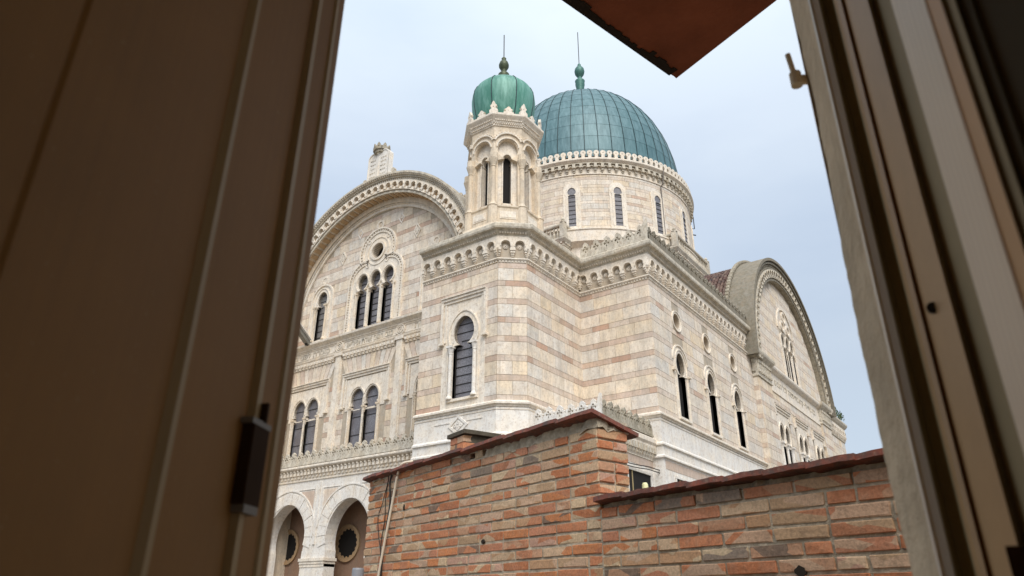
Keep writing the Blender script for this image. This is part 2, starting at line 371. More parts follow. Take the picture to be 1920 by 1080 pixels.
def courses(fr, u0, u1, z0, z1, parent, holes=(), clip=None, obj=True, wid=(.75, 1.35), soft=0., mb=None, base=8.28, proud=.016):
    own = mb is None
    if own: mb = MB()
    k0 = int((z0 - base) // .92) - 1; row = 0
    for k in range(k0, k0 + 40):
        for (a, b, pk) in ((base + k * .92, base + k * .92 + .28, True), (base + k * .92 + .28, base + (k + 1) * .92, False)):
            a2, b2 = max(a, z0), min(b, z1)
            if b2 - a2 < .05: continue
            row += 1; iv = [(u0, u1)]
            if clip:
                cu, cz, cr = clip; zz = max(abs(a2 - cz), abs(b2 - cz)) if a2 > cz else 0
                if zz >= cr - .1: continue
                h = sqrt(cr * cr - zz * zz); iv = [(max(u0, cu - h), min(u1, cu + h))]
            for (h0, h1, hz0, hz1) in holes:
                if b2 > hz0 and a2 < hz1:
                    nv = []
                    for (p, q) in iv:
                        if h1 <= p or h0 >= q: nv.append((p, q)); continue
                        if h0 > p: nv.append((p, h0))
                        if h1 < q: nv.append((h1, q))
                    iv = nv
            for (p, q) in iv:
                if q - p < .08: continue
                x = p; first = True
                while x < q - .02:
                    w = wid[0] + R() * (wid[1] - wid[0])
                    if first and row % 2: w *= .55
                    first = False; e2 = x + w
                    if q - e2 < .35: e2 = q
                    e2 = min(e2, q); g_ = .010; t = tint(pk, soft=soft); pr = proud + R() * .006
                    if obj and NB[0] < 292:
                        NB[0] += 1
                        o = link('stone_block', CUBE, parent, mw=frT(fr, (x + e2) / 2, a2 + g_, pr, e2 - x - 2 * g_, pr + .05, b2 - a2 - 2 * g_)); o.color = t
                    else:
                        mb.tint = t; mb.fbox(fr, x + g_, e2 - g_, a2 + g_, b2 - g_, -.05, pr)
                    x = e2
    if own and mb.f: mb.build('ashlar_facing', M['attr'], parent, tint=True, kind='stuff')
    return mb

def horseshoe(uc, zb, zt, w, rr, zcap, seg=20):
    """slightly pointed horseshoe arch over straight jambs"""
    zc = max(zcap + .30 * rr, zt - 1.32 * rr); rz = zt - zc
    d = asin(max(.15, min(.95, (zc - zcap) / rr)))
    pts = [(uc - w / 2, zb), (uc - w / 2, zcap)]
    for i in range(seg + 1):
        a = (pi + d) - (pi + 2 * d) * i / seg; sn = sin(a)
        pts.append((uc + rr * cos(a) * (1 - .10 * max(0, sn) ** 3), zc + (rz * sn if sn > 0 else rr * sn)))
    return pts + [(uc + w / 2, zcap), (uc + w / 2, zb)]
def circle(uc, zc, r, seg=28): return [(uc + r * cos(2 * pi * i / seg), zc + r * sin(2 * pi * i / seg)) for i in range(seg)]

COLM = {}
def column_mesh(h, r, mat):
    key = (round(h, 2), round(r, 3), mat)
    if key not in COLM:
        c = MB(); ch = min(.42, .16 * h + .1)
        c.lathe(0, 0, [(0, 0), (r * 1.6, 0), (r * 1.6, .06), (r * 1.25, .12), (r, .17), (r * .94, h - ch), (r * 1.15, h - ch + .02), (r * 1.0, h - ch + .05), (r * 1.6, h - .12), (r * 1.65, h - .1), (0, h - .1)], 10)
        w = r * 1.7; c.box(-w, w, -w, w, h - .11, h)
        COLM[key] = c.mesh('column', M[mat])
    return COLM[key]
def column(parent, fr, u, n, z0, h, r=.075, mat='warm'):
    return link('column', column_mesh(h, r, mat), parent, mw=frT(fr, u, z0, n))

def window(fr, uc, zb, zt, w, rr, zcap, depth=.42, bandw=.22, proud=.07, cols=True, bars=.42, par=None, pane='glass', cr=.075, sill=True, colmat='warm', surround=None, nb=0.0):
    """one window: surround (part) with pane, glazing bars, columns (sub-parts). Returns the hole outline"""
    hole = horseshoe(uc, zb, zt, w, rr, zcap)
    s = MB()
    inn = horseshoe(uc, zb, zt, w, rr, zcap); o1 = horseshoe(uc, zb, zt + bandw, w + 2 * bandw, rr + bandw, zcap)
    s.band(fr, inn, o1, -depth, proud)
    o2 = horseshoe(uc, zb, zt + bandw + .06, w + 2 * bandw + .12, rr + bandw + .06, zcap)
    s.band(fr, o1, o2, nb - .02, proud + .045)
    if sill: s.fbox(fr, uc - w / 2 - bandw - .05, uc + w / 2 + bandw + .05, zb - .12, zb, nb - .02, proud + .06)
    # stepped impost at the neck
    for sg in (-1, 1) if pane != 'dark' else ():
        a, b = sorted((uc + sg * (w / 2 + .02), uc + sg * (w / 2 - .05)))
        s.fbox(fr, a, b, zcap - .02, zcap + .09, -.03, proud + .02); 
        a, b = sorted((uc + sg * (w / 2 + .02), uc + sg * (w / 2 - .02)))
        s.fbox(fr, a, b, zcap + .092, zcap + .17, -.03, proud)
    wo = s.build('window', M['trim'], par)
    p = MB(); p.plate(fr, horseshoe(uc, zb, zt + .02, w + .04, rr + .02, zcap), [], -depth, -depth - .03); p.build('pane', M[pane], wo)
    if bars:
        b = MB(); z = zb + bars * .7; zc = zt - rr
        while z < zt - .12:
            hw = w / 2 if z < zcap else sqrt(max(.001, rr * rr - (z - zc) ** 2)); b.fbox(fr, uc - hw, uc + hw, z, z + .028, -depth, -depth + .03); z += bars
        b.fbox(fr, uc - w / 2, uc - w / 2 + .05, zb, zcap, -depth, -depth + .05); b.fbox(fr, uc + w / 2 - .05, uc + w / 2, zb, zcap, -depth, -depth + .05)
        b.build('glazing_bars', M['bar'], wo, kind='stuff')
    if cols:
        for sg in (-1, 1): column(wo, fr, uc + sg * (w / 2 + cr * .9), proud + cr * .3, zb, zcap - zb, cr, colmat)
    return hole
def wall(name, fr, outer, holes, mat='joint', depth=.55, n=0.0, parent=None):
    m = MB(); m.plate(fr, outer, holes, n, n - depth); return m.build(name, M[mat], parent or SYN)
def rect(a, b, c, d): return [(a, c), (b, c), (b, d), (a, d)]

# ---- tower walls
wh = window(FT, -20.12, 8.72, 12.72, 1.26, .63, 11.3, .2, .24, .07, par=SYN, cr=.1, colmat='marble', nb=.03)
tw = wall('tower_wall', FT, rect(XT, XH, ZB, 17.0), [wh])
s = MB(); s.plate(FT, rect(-21.42, -18.86, 8.3, 13.6), [horseshoe(-20.12, 8.72, 12.95, 1.66, .85, 11.2)], .035, -.02)
s.build('window_panel', M['trim'], SYN)
def alfiz(fr, u0, u1, zt, zl, n0=.03, w=.13, par=None, foot=True):
    s = MB()
    s.fbox(fr, u0, u1, zt - w, zt, n0 - .05, n0 + .14); s.fbox(fr, u0 + w, u1 - w, zt - 2.1 * w, zt - w, n0 - .05, n0 + .07); s.fbox(fr, u0, u1, zt + .002, zt + .05, n0 - .05, n0 + .2)
    for a, b in ((u0, u0 + w), (u1 - w, u1)):
        s.fbox(fr, a, b, zl, zt - w - .002, n0 - .05, n0 + .12)
        if foot: s.fbox(fr, a - .07, b + .07, zl - .1, zl - .002, n0 - .05, n0 + .17)
    for a, b in ((u0 + w * 1.5, u0 + 2.3 * w), (u1 - 2.3 * w, u1 - w * 1.5)):
        s.fbox(fr, a, b, zl, zt - 2.1 * w - .002, n0 - .05, n0 + .05)
    return s.build('hood_moulding', M['trim'], par or SYN)
alfiz(FT, -21.52, -18.78, 13.8, 11.55)
courses(FT, XT, XH, ZL, ZF, tw, [(-21.40, -18.88, 8.3, 13.55)])
s = MB(); s.plate(FCH, rect(0, LCH, ZB, 17), [], 0, -.3, sides=False); ch = s.build('tower_chamfer', M['joint'], SYN)
courses(FCH, 0, LCH, ZL, ZF, ch, wid=(.6, .8))
ts = wall('tower_side_wall', FS, rect(YC, YB, ZB, 17), []); courses(FS, YC, YB, ZL, ZF, ts)
sw = wall('inner_corner_wall', FB, rect(X1, X2 - .02, ZB, 17), []); courses(FB, X1, X2, ZL, ZF, sw, [])
# blank back of the tower (towards the facade and the nave)
s = MB(); s.box(XT + .02, X1 - .6, YF + .02, YB - .6, ZB, 16.9); s.add([(XT, Y0, ZB), (XT, YF, ZB), (XT, YF, 17), (XT, Y0, 17)], [(0, 1, 2, 3)]); s.build('tower_back_wall', M['warm'], SYN)

# ---- side wing wall
side_w = [(32.82, 11.88), (36.95, 11.88), (41.15, 11.88)]
hs = [window(FW, y, 8.55, 11.95, 1.05, .53, 10.75, .21, .14, .05, par=SYN, cols=False, cr=.085, bars=0, pane='dark', colmat='marble') for y, _ in side_w]
ocs = [(32.87, 13.72), (36.95, 13.72), (41.15, 13.72)]
s2 = []
for y, z in ocs:
    s = MB(); s.ring(FW, y, z, .42, .53, -.02, .05, 0, 2 * pi, 32); s.ring(FW, y, z, .53, .58, -.02, .09, 0, 2 * pi, 32)
    oo = s.build('oculus', M['trim'], SYN); s = MB(); s.plate(FW, circle(y, z, .44), [], -.28, -.3); s.build('pane', M['soffit'], oo); s2.append(circle(y, z, .42))
sdw = wall('side_wing_wall', FW, rect(YB + .02, 45.0, ZB, 17), hs + s2, depth=.62)
NB0 = NB[0]
courses(FW, YB, 45.0, ZL, ZF, sdw, [(y - .66, y + .66, 8.3, 12.3) for y, _ in side_w] + [(y - .44, y + .44, 13.28, 14.16) for y, _ in ocs], wid=(.9, 1.6), soft=.62)
for y, _ in side_w:
    s = MB(); s.ring(FW, y, 11.45, .86, .94, -.01, .09, 0, pi, 24)
    for sg in (-1, 1): s.fbox(FW, y + sg * .95 - .12, y + sg * .95 + .12, 10.82, 10.92, -.01, .17)
    s.plate(FW, [(y - .86, 8.4), (y - .86, 11.45)] + [(y - .86 * cos(pi * i / 20), 11.45 + .86 * sin(pi * i / 20)) for i in range(1, 20)] + [(y + .86, 11.45), (y + .86, 8.4)], [horseshoe(y, 8.55, 12.13, 1.3, .68, 10.75)], .03, -.02)
    s.build('window_panel', M['trim'], SYN)

# ---- mouldings along tower and side wing
pathA = [(XT, Y0), (XH, Y0), (X1, YC), (X1, YB), (X2, YB), (X2, 44.95)]
def mould(path, prof, name='cornice', mat='trim', parent=None, closed=False):
    s = MB(); s.sweep(path, prof, closed); return s.build(name, M[mat], parent or SYN)
mould(pathA, [(0, 16.36), (.12, 16.38), (.12, 16.44), (.16, 16.5), (.28, 16.60), (.30, 16.66), (.46, 16.68), (.49, 16.76), (.49, 16.92), (.40, 17.0), (-.6, 17.04)], 'cornice', 'weather')
mould(pathA, [(0, 15.12), (.07, 15.12), (.07, 15.16), (.12, 15.17), (.12, 15.23), (0, 15.25)], 'string_course')
mould(pathA, [(0, 8.02), (.10, 8.04), (.10, 8.10), (.2, 8.14), (.2, 8.22), (.16, 8.26), (0, 8.34)], 'ledge')
mould(pathA, [(-.02, ZB), (.06, ZB), (.06, 6.18), (.17, 6.2), (.17, 6.27), (.08, 6.34), (.08, 6.75), (.16, 6.76), (.16, 6.83), (.05, 6.93), (.05, 8.02), (-.02, 8.03)], 'plinth', 'marble')
mould(pathA, [(.05, 7.9), (.075, 7.9), (.075, 7.94), (.05, 7.95)], 'bead')
def along(path, pitch, start=0.0):
    """evenly spaced points on each run of a path: (x, y, angle)"""
    for i in range(len(path) - 1):
        a, b = Vector(path[i]), Vector(path[i + 1]); d = b - a; ln = d.length; n = max(1, round(ln / pitch)); d.normalize()
        for k in range(n): p = a + d * ((k + .5) * ln / n); yield p.x, p.y, atan2(d.y, d.x), ln / n
# bead row under the frieze (too small to pick apart)
s = MB()
for x, y, a, w in along(pathA, .16):
    fr = Fr(x, y, cos(a), sin(a)); s.fbox(fr, -.045, .045, 15.035, 15.115, -.01, .06)
s.build('bead_row', M['trim'], SYN, kind='stuff')
s = MB()
for x, y, a, w in along(pathA, .13):
    fr = Fr(x, y, cos(a), sin(a)); s.fbox(fr, -.035, .035, 16.5, 16.585, .1, .25)
s.build('dentil_row', M['trim'], SYN, kind='stuff')
# corbelled arch unit
def corbel_mesh(w, h=1.12):
    c = MB(); fr = Fr(0, 0, 1, 0); r = w * .335; zc = .66
    pts = [(-w / 2, .46), (-r * 1.02, .46)] + [(r * cos(pi + .35 - (pi + .7) * i / 14), zc + r * sin(pi + .35 - (pi + .7) * i / 14)) for i in range(15)] + [(r * 1.02, .46), (w / 2, .46), (w / 2, h), (-w / 2, h)]
    c.plate(fr, pts, [], .16, 0)
    c.ring(fr, 0, zc, r, r + .05, .1, .2, -.3, pi + .3, 14)
    for sg in (-1, 1):
        for (z0, z1, hw, n) in ((.36, .46, .13, .2), (.25, .35, .11, .16), (.16, .24, .085, .11), (.09, .15, .06, .06)):
            a, b = sorted((sg * w / 2, sg * (w / 2 - hw))); c.fbox(fr, a, b, z0, z1, 0, n)
    c.ring(fr, 0, .6, .035, .075, 0, .06, 0, 2 * pi, 10); c.ring(fr, 0, .6, .1, .12, 0, .045, 0, 2 * pi, 12)
    return c.mesh('corbel_arch', M['trim'])
CM = {}
def corbels(path, z, pitch=.64, parent=None, name='corbel_arch'):
    for x, y, a, w in along(path, pitch):
        k = round(w, 2)
        if k not in CM: CM[k] = corbel_mesh(w)
        link(name, CM[k], parent or SYN, mw=T(x, y, z, a))
corbels(pathA, 15.25)
s = MB()
for x, y in ((XH, Y0), (X1, YC), (X2, YB)): s.lathe(x, y, [(.0, 15.62), (.08, 15.62), (.155, 15.75), (.16, 16.37)], 16)
s.build('corner_stones', M['trim'], SYN, kind='stuff')

# ---- merlons
def merlon_mesh(w, h, t=.14, mat='weather', style=0):
    m = MB(); fr = Fr(0, 0, 1, 0); x = w / 2 - .015
    if style == 0:     # pierced palmette
        x = w / 2 - .004
        pts = [(-x, 0), (-x, h * .46), (-x * .86, h * .54), (-x * .96, h * .62), (-x * .74, h * .70), (-x * .52, h * .68), (-x * .44, h * .76), (-x * .50, h * .85), (-x * .24, h * .93), (0, h)]
        pts = pts + [(-a, b) for a, b in reversed(pts[:-1])]
        k = h * .062
        holes = [circle(0, h * .66, k, 8), circle(-x * .34, h * .54, k * 1.05, 8), circle(x * .34, h * .54, k * 1.05, 8), [(-x * .13, h * .34), (x * .13, h * .34), (0, h * .50)]]
    elif style == 1:   # round topped
        r = x * .92
        pts = [(-x * .55, 0), (-x * .55, h - 1.65 * r)] + [(r * cos(a), h - r + r * sin(a)) for a in [pi + .9 - (pi + 1.8) * i / 16 for i in range(17)]] + [(x * .55, h - 1.65 * r), (x * .55, 0)]
        holes = [circle(0, h - r, r * .2, 8)]
    else:              # stepped leaf
        pts = [(-x, 0), (-x, h * .25), (-x * .55, h * .34), (-x * .5, h * .45), (-x * .85, h * .58), (-x * .45, h * .72), (-x * .28, h * .88), (0, h)]
        pts = pts + [(-a, b) for a, b in reversed(pts[:-1])]; holes = [circle(0, h * .5, h * .04, 6)]
    m.plate(fr, pts, holes, t / 2, -t / 2, back=True)
    if style == 0:
        m.ring(fr, 0, h * .66, k * 1.15, k * 1.6, t / 2 - .01, t / 2 + .03, 0, 2 * pi, 8); m.fbox(fr, -x, x, 0, h * .1, t / 2 - .01, t / 2 + .04)
    return m.mesh('merlon', M[mat])
def merlons(path, z, pitch, h, par, mat='weather', style=0, inset=.0, t=.14):
    cache = {}
    for x, y, a, w in along(path, pitch):
        k = round(w, 2)
        if k not in cache: cache[k] = merlon_mesh(w, h, t, mat, style)
        o = link('merlon', cache[k], par, mw=T(x + sin(a) * -inset * -1 * -1, y, z, a, 1, 1, .97 + R() * .06))
off = .22
merlons([(X1 + .3, YB - off), (X2 + off, YB - off)], 17.02, .60, .95, SYN)
merlons([(X2 + off, YB - off), (X2 + off, 44.5)], 17.02, .60, .95, SYN, 'soot')
s = MB(); s.plate(Fr(0, YB - off, 1, 0), [(X2 - .12, 17.02), (X2 + off + .07, 17.02), (X2 + off + .07, 18.25), (X2 + .05, 17.95)], [], .09, -.09, back=True); s.build('corner_merlon', M['weather'], SYN)

# wing roof terrace
s = MB(); s.add([(X1 - 6, YB + .1, 16.95), (X2 - .1, YB + .1, 16.95), (X2 - .1, 45, 16.95), (X1 - 6, 45, 16.95)], [(0, 1, 2, 3)])
s.add([(XT, Y0 + .1, 16.96), (X1 - .05, Y0 + 1.3, 16.96), (X1 - .05, YB + .2, 16.96), (XT, YB + .2, 16.96)], [(0, 1, 2, 3)]); s.build('terrace_roof', M['weather'], SYN)

# ---- low annexe in the corner, with crest
YA, XA = 24.98, -13.7
FA = Fr(0, YA, 1, 0)
pathL = [(X1 + .1, YA), (XA, YA), (XA, YB - .06)]
s = MB(); s.box(X1 - .3, XA, YA, YB - .02, ZB, 7.05); an = s.build('annexe_wall', M['marble'], SYN)
mould(pathL, [(0, 6.05), (.05, 6.07), (.05, 6.12), (.10, 6.2), (.22, 6.62), (.22, 6.7), (.3, 6.8), (.3, 6.98), (.2, 7.06), (-.3, 7.08)], 'cornice')
s = MB()
for x, y, a, w in along(pathL, .26):
    fr = Fr(x, y, cos(a), sin(a)); s.fbox(fr, -.07, .07, 6.34, 6.6, .04, .26); s.fbox(fr, -.05, .05, 6.2, 6.34, .04, .16)
s.build('bracket_row', M['weather'], SYN, kind='stuff')
pm = [(X1 + .35, YA - .15), (XA + .15, YA - .15)]; merlons(pm, 7.08, .56, .76, SYN, 'marble')
merlons([(XA + .15, YA - .15), (XA + .15, YB - .3)], 7.08, .56, .8, SYN, 'lichen')
s = MB(); s.plate(Fr(0, YA - .15, 1, 0), [(XA - .1, 7.08), (XA + .22, 7.08), (XA + .22, 8.05), (XA + .14, 8.0)], [], .08, -.08, back=True); s.build('corner_merlon', M['marble'], SYN)
# dark openings low in the walls
FAS = Fr(XA, 0, 0, 1)
for fr, y0, y1, z in ((FAS, 27.2, 29.35, 5.38), (FW, 30.9, 33.2, 5.42), (FW, 35.2, 37.5, 5.42)):
    nb = .0 if fr is FAS else .06
    s = MB(); s.fbox(fr, y0, y1, 2.2, z, -.05 + nb, .012 + nb); w_ = s.build('low_window', M['dark'], SYN)
    s = MB(); s.fbox(fr, y0 - .1, y0, 2.2, z + .08, nb - .05, nb + .06); s.fbox(fr, y1, y1 + .1, 2.2, z + .08, nb - .05, nb + .06); s.fbox(fr, y0 - .12, y1 + .12, z, z + .1, nb - .05, nb + .07); s.build('window_casing', M['marble'], w_)
    s = MB(); s.fbox(fr, y0 + .35, y0 + .43, 2.2, z, nb, nb + .03); s.build('mullion', M['olive'], w_)
s = MB(); s.tint = tint(True); s.fbox(FAS, YA + .0, YB - .05, 5.72, 6.04, -.05, .012); s.fbox(FW, YB + .1, 44.8, 5.72, 6.1, 0, .072); s.build('pink_band', M['attr'], SYN, tint=True)
# ---- diamond ornaments
def diamond(fr, u, z, a, b, n=.05, mat='trim', open_=False):
    s = MB(); o = [(u - a, z), (u, z - b), (u + a, z), (u, z + b)]; i = [(u + (p - u) * .72, z + (q - z) * .72) for p, q in o]
    s.band(fr, i, o, n - .06, n + .05, True)
    if not open_:
        j = [(u + (p - u) * .5, z + (q - z) * .5) for p, q in o]; s.band(fr, [(u, z)] * 4, j, n - .06, n + .03, True)
        for k in range(4): s.ring(fr, u + a * .28 * cos(pi * k / 2), z + b * .28 * sin(pi * k / 2), .03, .09, n - .05, n + .055, 0, 2 * pi, 8)
    return s.build('diamond_ornament', M[mat], SYN)
diamond(FT, -20.27, 7.47, .58, .46, .05, 'marble')
s = MB()
for (a, b) in ((-21.7, -20.75), (-19.8, -18.9)): s.fbox(FT, a, b, 7.62, 7.68, .04, .075)
s.build('panel_moulding', M['marble'], SYN)

# ---- other tower beyond (mirror) as plain body
s = MB(); s.box(-43.1, -37.35, Y0, YB, ZB, 17.0); ft = s.build('far_tower_wall', M['warm'], SYN)
mb = courses(FT, -43.1, -37.35, ZL, 16.9, ft, obj=False)
mould([(-43.1, Y0), (-37.35, Y0), (-37.35, YF)], [(0, 16.4), (.3, 16.6), (.46, 16.8), (.46, 16.95), (-.6, 17.02)])

# ---- facade
holesF = []
lobes = []
for u in (-31.27, -30.15, -29.03):
    holesF.append(window(FF, u, 15.62, 19.22, .88, .45, 18.1, .24, .06, .10, par=SYN, cols=False, bars=.4, sill=False))
for u in (-31.27 - .52, -31.27 + .56, -29.03 - .56, -29.03 + .52):
    for n in (.02, -.34):
        c = column(SYN, FF, u, n - .02, 15.6, 2.42, .085, 'warm')
trif = [(-32.45, 15.5), (-32.45, 18.75)]
def arcpts(u, z, r, a0, a1, n): return [(u + r * cos(radians(a0 + (a1 - a0) * i / n)), z + r * sin(radians(a0 + (a1 - a0) * i / n))) for i in range(n + 1)]
tr = arcpts(-31.15, 18.75, 1.3, 180, 78, 10) + arcpts(-30.15, 20.62, 1.5, 205, -25, 26) + arcpts(-29.15, 18.75, 1.3, 102, 0, 10)
def scaled(r): return [(-32.45 - r, 15.5)] + arcpts(-31.15, 18.75, 1.3 + r, 180, 78, 10) + arcpts(-30.15, 20.62, 1.5 + r, 205, -25, 26) + arcpts(-29.15, 18.75, 1.3 + r, 102, 0, 10) + [(-27.85 + r, 15.5)]
ocul = circle(-30.15, 20.62, .52)
s = MB(); s.plate(FF, [(-32.45, 15.5)] + tr + [(-27.85, 15.5)], [horseshoe(u, 15.58, 19.30, 1.04, .53, 18.0) for u in (-31.27, -30.15, -29.03)] + [ocul], .06, -.02)
tri = s.build('window_surround', M['trim'], SYN)
s = MB(); s.band(FF, scaled(0), scaled(.10), -.02, .16); s.band(FF, scaled(-.22), scaled(-.13), .0, .12); s.build('moulding', M['trim'], tri)
s = MB()
for i, (u, z) in enumerate(scaled(-.07)):
    if i: 
        pu, pz = prev; d = hypot(u - pu, z - pz); k = max(1, int(d / .17))
        for q in range(k): t = (q + .5) / k; uu, zz = pu + (u - pu) * t, pz + (z - pz) * t; s.fbox(FF, uu - .045, uu + .045, zz - .045, zz + .045, .04, .13)
    prev = (u, z)
s.build('bead_row', M['trim'], tri, kind='stuff')
s = MB(); s.ring(FF, -30.15, 20.62, .52, .66, -.4, .14, 0, 2 * pi, 32); s.ring(FF, -30.15, 20.62, .9, .98, .0, .10, 0, 2 * pi, 32)
for k in range(4): s.ring(FF, -30.15 + 1.2 * cos(pi / 4 + k * pi / 2), 20.62 + 1.2 * sin(pi / 4 + k * pi / 2), .08, .16, .05, .1, 0, 2 * pi, 12)
s.ring(FF, -30.15, 22.5, .2, .34, -.01, .07, 0, 2 * pi, 14)
s.build('oculus', M['trim'], tri)
s = MB(); s.plate(FF, circle(-30.15, 20.62, .6), [], -.45, -.5); s.build('pane', M['dark'], tri)
for u in (-35.05, -25.25):
    holesF.append(window(FF, u, 15.6, 19.02, .92, .47, 18.0, .18, .2, .08, par=SYN, cr=.09))
    s = MB(); s.ring(FF, u, 18.5, .95, 1.06, -.01, .12, 0, pi, 22)
    for sg in (-1, 1): a, b = sorted((u + sg * .95, u + sg * 1.06)); s.fbox(FF, a, b, 15.5, 18.5, -.01, .12)
    s.plate(FF, [(u - .95, 15.5), (u - .95, 18.5)] + [(u - .95 * cos(pi * i / 20), 18.5 + .95 * sin(pi * i / 20)) for i in range(1, 20)] + [(u + .95, 18.5), (u + .95, 15.5)], [horseshoe(u, 15.55, 19.24, 1.28, .66, 17.95)], .04, -.02)
    s.ring(FF, u, 19.85, .18, .28, -.01, .06, 0, 2 * pi, 12)
    s.build('window_surround', M['trim'], SYN)
for uc in (-30.2, -35.35, -25.05):
    for d in (-.6, .6):
        holesF.append(window(FF, uc + d, 8.3, 11.74, 1.06, .54, 10.75, .14, .08, .07, par=SYN, cols=False, bars=1.05, sill=False))
    for d in (-1.15, 0, 1.15): column(SYN, FF, uc + d, .02, 8.3, 2.36, .075, 'warm')
    alfiz(FF, uc - 1.95, uc + 1.95, 12.75, 10.75, .02)
    s = MB(); s.plate(FF, rect(uc - 1.62, uc + 1.62, 10.5, 12.42), [horseshoe(uc - .6, 10.4, 11.9, 1.2, .65, 10.45), horseshoe(uc + .6, 10.4, 11.9, 1.2, .65, 10.45)], .03, -.01); s.build('window_panel', M['trim'], SYN)
    # striped relieving arch of wedge stones
    for k in range(11):
        t = (k - 5) / 5; a0, a1 = uc + (t - .085) * 1.75, uc + (t + .085) * 1.75; b0, b1 = uc + (t * 1.12 - .1) * 1.9, uc + (t * 1.12 + .1) * 1.9
        s = MB(); s.tint = tint(k % 2 == 1, soft=.25); s.plate(FF, [(a0, 12.86), (a1, 12.86), (b1, 13.78), (b0, 13.78)], [], .03, -.02); s.build('wedge_stone', M['attr'], SYN, tint=True)
holesF2 = [h for h in holesF] + [ocul]
fw = wall('facade_wall', FF, [(-37.5, 7.3), (-22.9, 7.3), (-22.9, 16.0)] + [(XC + 7.25 * cos(pi * i / 48), 16.4 + 7.25 * sin(pi * i / 48)) for i in range(0, 49)] + [(-37.5, 16.0)], holesF2, depth=.8)
HL = [(-32.4, -27.9, 15.4, 19.6), (-31.6, -28.7, 19.6, 22.0)] + [(u - 1.0, u + 1.0, 15.4, 19.3) for u in (-35.05, -25.25)]
courses(FF, -37.35, -22.95, 15.42, 23.5, fw, HL, clip=(XC, 16.4, 7.15), obj=False, soft=.15)
HL = [(uc - 1.75, uc + 1.75, 8.2, 12.6) for uc in (-30.2, -35.35, -25.05)] + [(uc - 2.3, uc + 2.3, 12.6, 13.85) for uc in (-30.2, -35.35, -25.05)] + [(u - .25, u + .25, 8, 14) for u in (-27.62, -32.78, -22.6, -37.9)]
courses(FF, -37.35, -22.95, 7.9, 13.85, fw, HL, obj=False)
for u in (-27.62, -32.78):
    s = MB(); s.fbox(FF, u - .22, u + .22, 7.6, 14.1, -.02, .14); s.fbox(FF, u - .3, u - .22, 7.6, 13.8, -.02, .07); s.fbox(FF, u + .22, u + .3, 7.6, 13.8, -.02, .07)
    s.fbox(FF, u - .34, u + .34, 14.1, 14.3, -.02, .2); s.build('pilaster', M['trim'], SYN)
    s = MB(); s.ring(FF, u, 14.72, .16, .22, .04, .16, 0, 2 * pi, 16); s.ring(FF, u, 14.72, .28, .34, .04, .15, 0, 2 * pi, 18)
    for k in range(6): s.ring(FF, u + .08 * cos(k), 14.72 + .08 * sin(k), .01, .05, .04, .13, 0, 2 * pi, 6)
    s.build('rosette', M['trim'], SYN)
pF = [(-37.35, YF), (-22.95, YF)]
mould(pF, [(0, 14.12), (.07, 14.14), (.07, 14.22), (.12, 14.28), (.12, 14.36), (.05, 14.42), (.05, 15.0), (.12, 15.05), (.12, 15.12), (.2, 15.2), (.34, 15.3), (.36, 15.42), (.3, 15.46), (-.02, 15.5)], 'string_course')
s = MB()
for b0, b1 in ((-37.2, -33.15), (-32.4, -28.0), (-27.25, -23.0)):
    n = int((b1 - b0) / .3)
    for k in range(n):
        u = b0 + (k + .5) * (b1 - b0) / n; s.fbox(FF, u - .07, u + .07, 13.98, 14.14, 0, .2); s.fbox(FF, u - .05, u + .05, 13.84, 13.978, 0, .12)
s.build('dentil_row', M['trim'], SYN, kind='stuff')
s = MB()
n = 120
for k in range(n):
    u = -37.3 + k * 14.3 / n; s.plate(FF, [(u, 14.28), (u + .045, 14.28), (u + .105, 14.40), (u + .06, 14.40)], [], .155, .1)
s.build('rope_moulding', M['trim'], SYN, kind='stuff')
# raised inscriptions on the band
def text(fr, txt, u, z, size, n, par, ext=.02, wid=None, mat='weather'):
    cu = bpy.data.curves.new('inscription', 'FONT'); cu.body = txt[::-1]; cu.size = size; cu.extrude = ext; cu.align_x = 'CENTER'; cu.align_y = 'CENTER'
    to = bpy.data.objects.new('t', cu); COL.objects.link(to); dg = bpy.context.evaluated_depsgraph_get()
    me = bpy.data.meshes.new_from_object(to.evaluated_get(dg)); bpy.data.objects.remove(to)
    if not me.vertices: return
    xs = [v.co.x for v in me.vertices]; ys = [v.co.y for v in me.vertices]; cx, cy = (max(xs) + min(xs)) / 2, (max(ys) + min(ys)) / 2; k = (wid / (max(xs) - min(xs))) if wid else 1
    for v in me.vertices: v.co = Vector(fr.p(u + (v.co.x - cx) * k, z + (v.co.y - cy), n + v.co.z))
    me.materials.clear(); me.materials.append(M[mat]); link('inscription', me, par, 'stuff')
for txt, u, wd in (('סוכרה לפני ה', -35.4, 3.4), ('כנם הגום אולת ופיריאו', -30.2, 3.9), ('ת הכבדישה', -24.9, 3.3)):
    text(FF, txt, u, 14.74, .52, .065, SYN, .02, wd)
for u0, u1 in ((-37.2, -33.4), (-32.3, -28.05), (-27.15, -23.0)):
    s = MB(); s.fbox(FF, u0, u1, 14.46, 14.50, .04, .09); s.fbox(FF, u0, u1, 14.95, 14.99, .04, .09)
    for uu, a0 in ((u0, pi / 2), (u1, -pi / 2)): s.ring(FF, uu, 14.725, .225, .265, .04, .09, a0, a0 + pi, 12)
    s.build('panel_moulding', M['trim'], SYN)
diamond(FF, -26.85, 21.05, .3, .5, .03); diamond(FF, -33.45, 21.05, .3, .5, .03)
diamond(FF, -28.3, 22.4, .25, .4, .0, 'marble', True); diamond(FF, -32.0, 22.4, .25, .4, .0, 'marble', True)

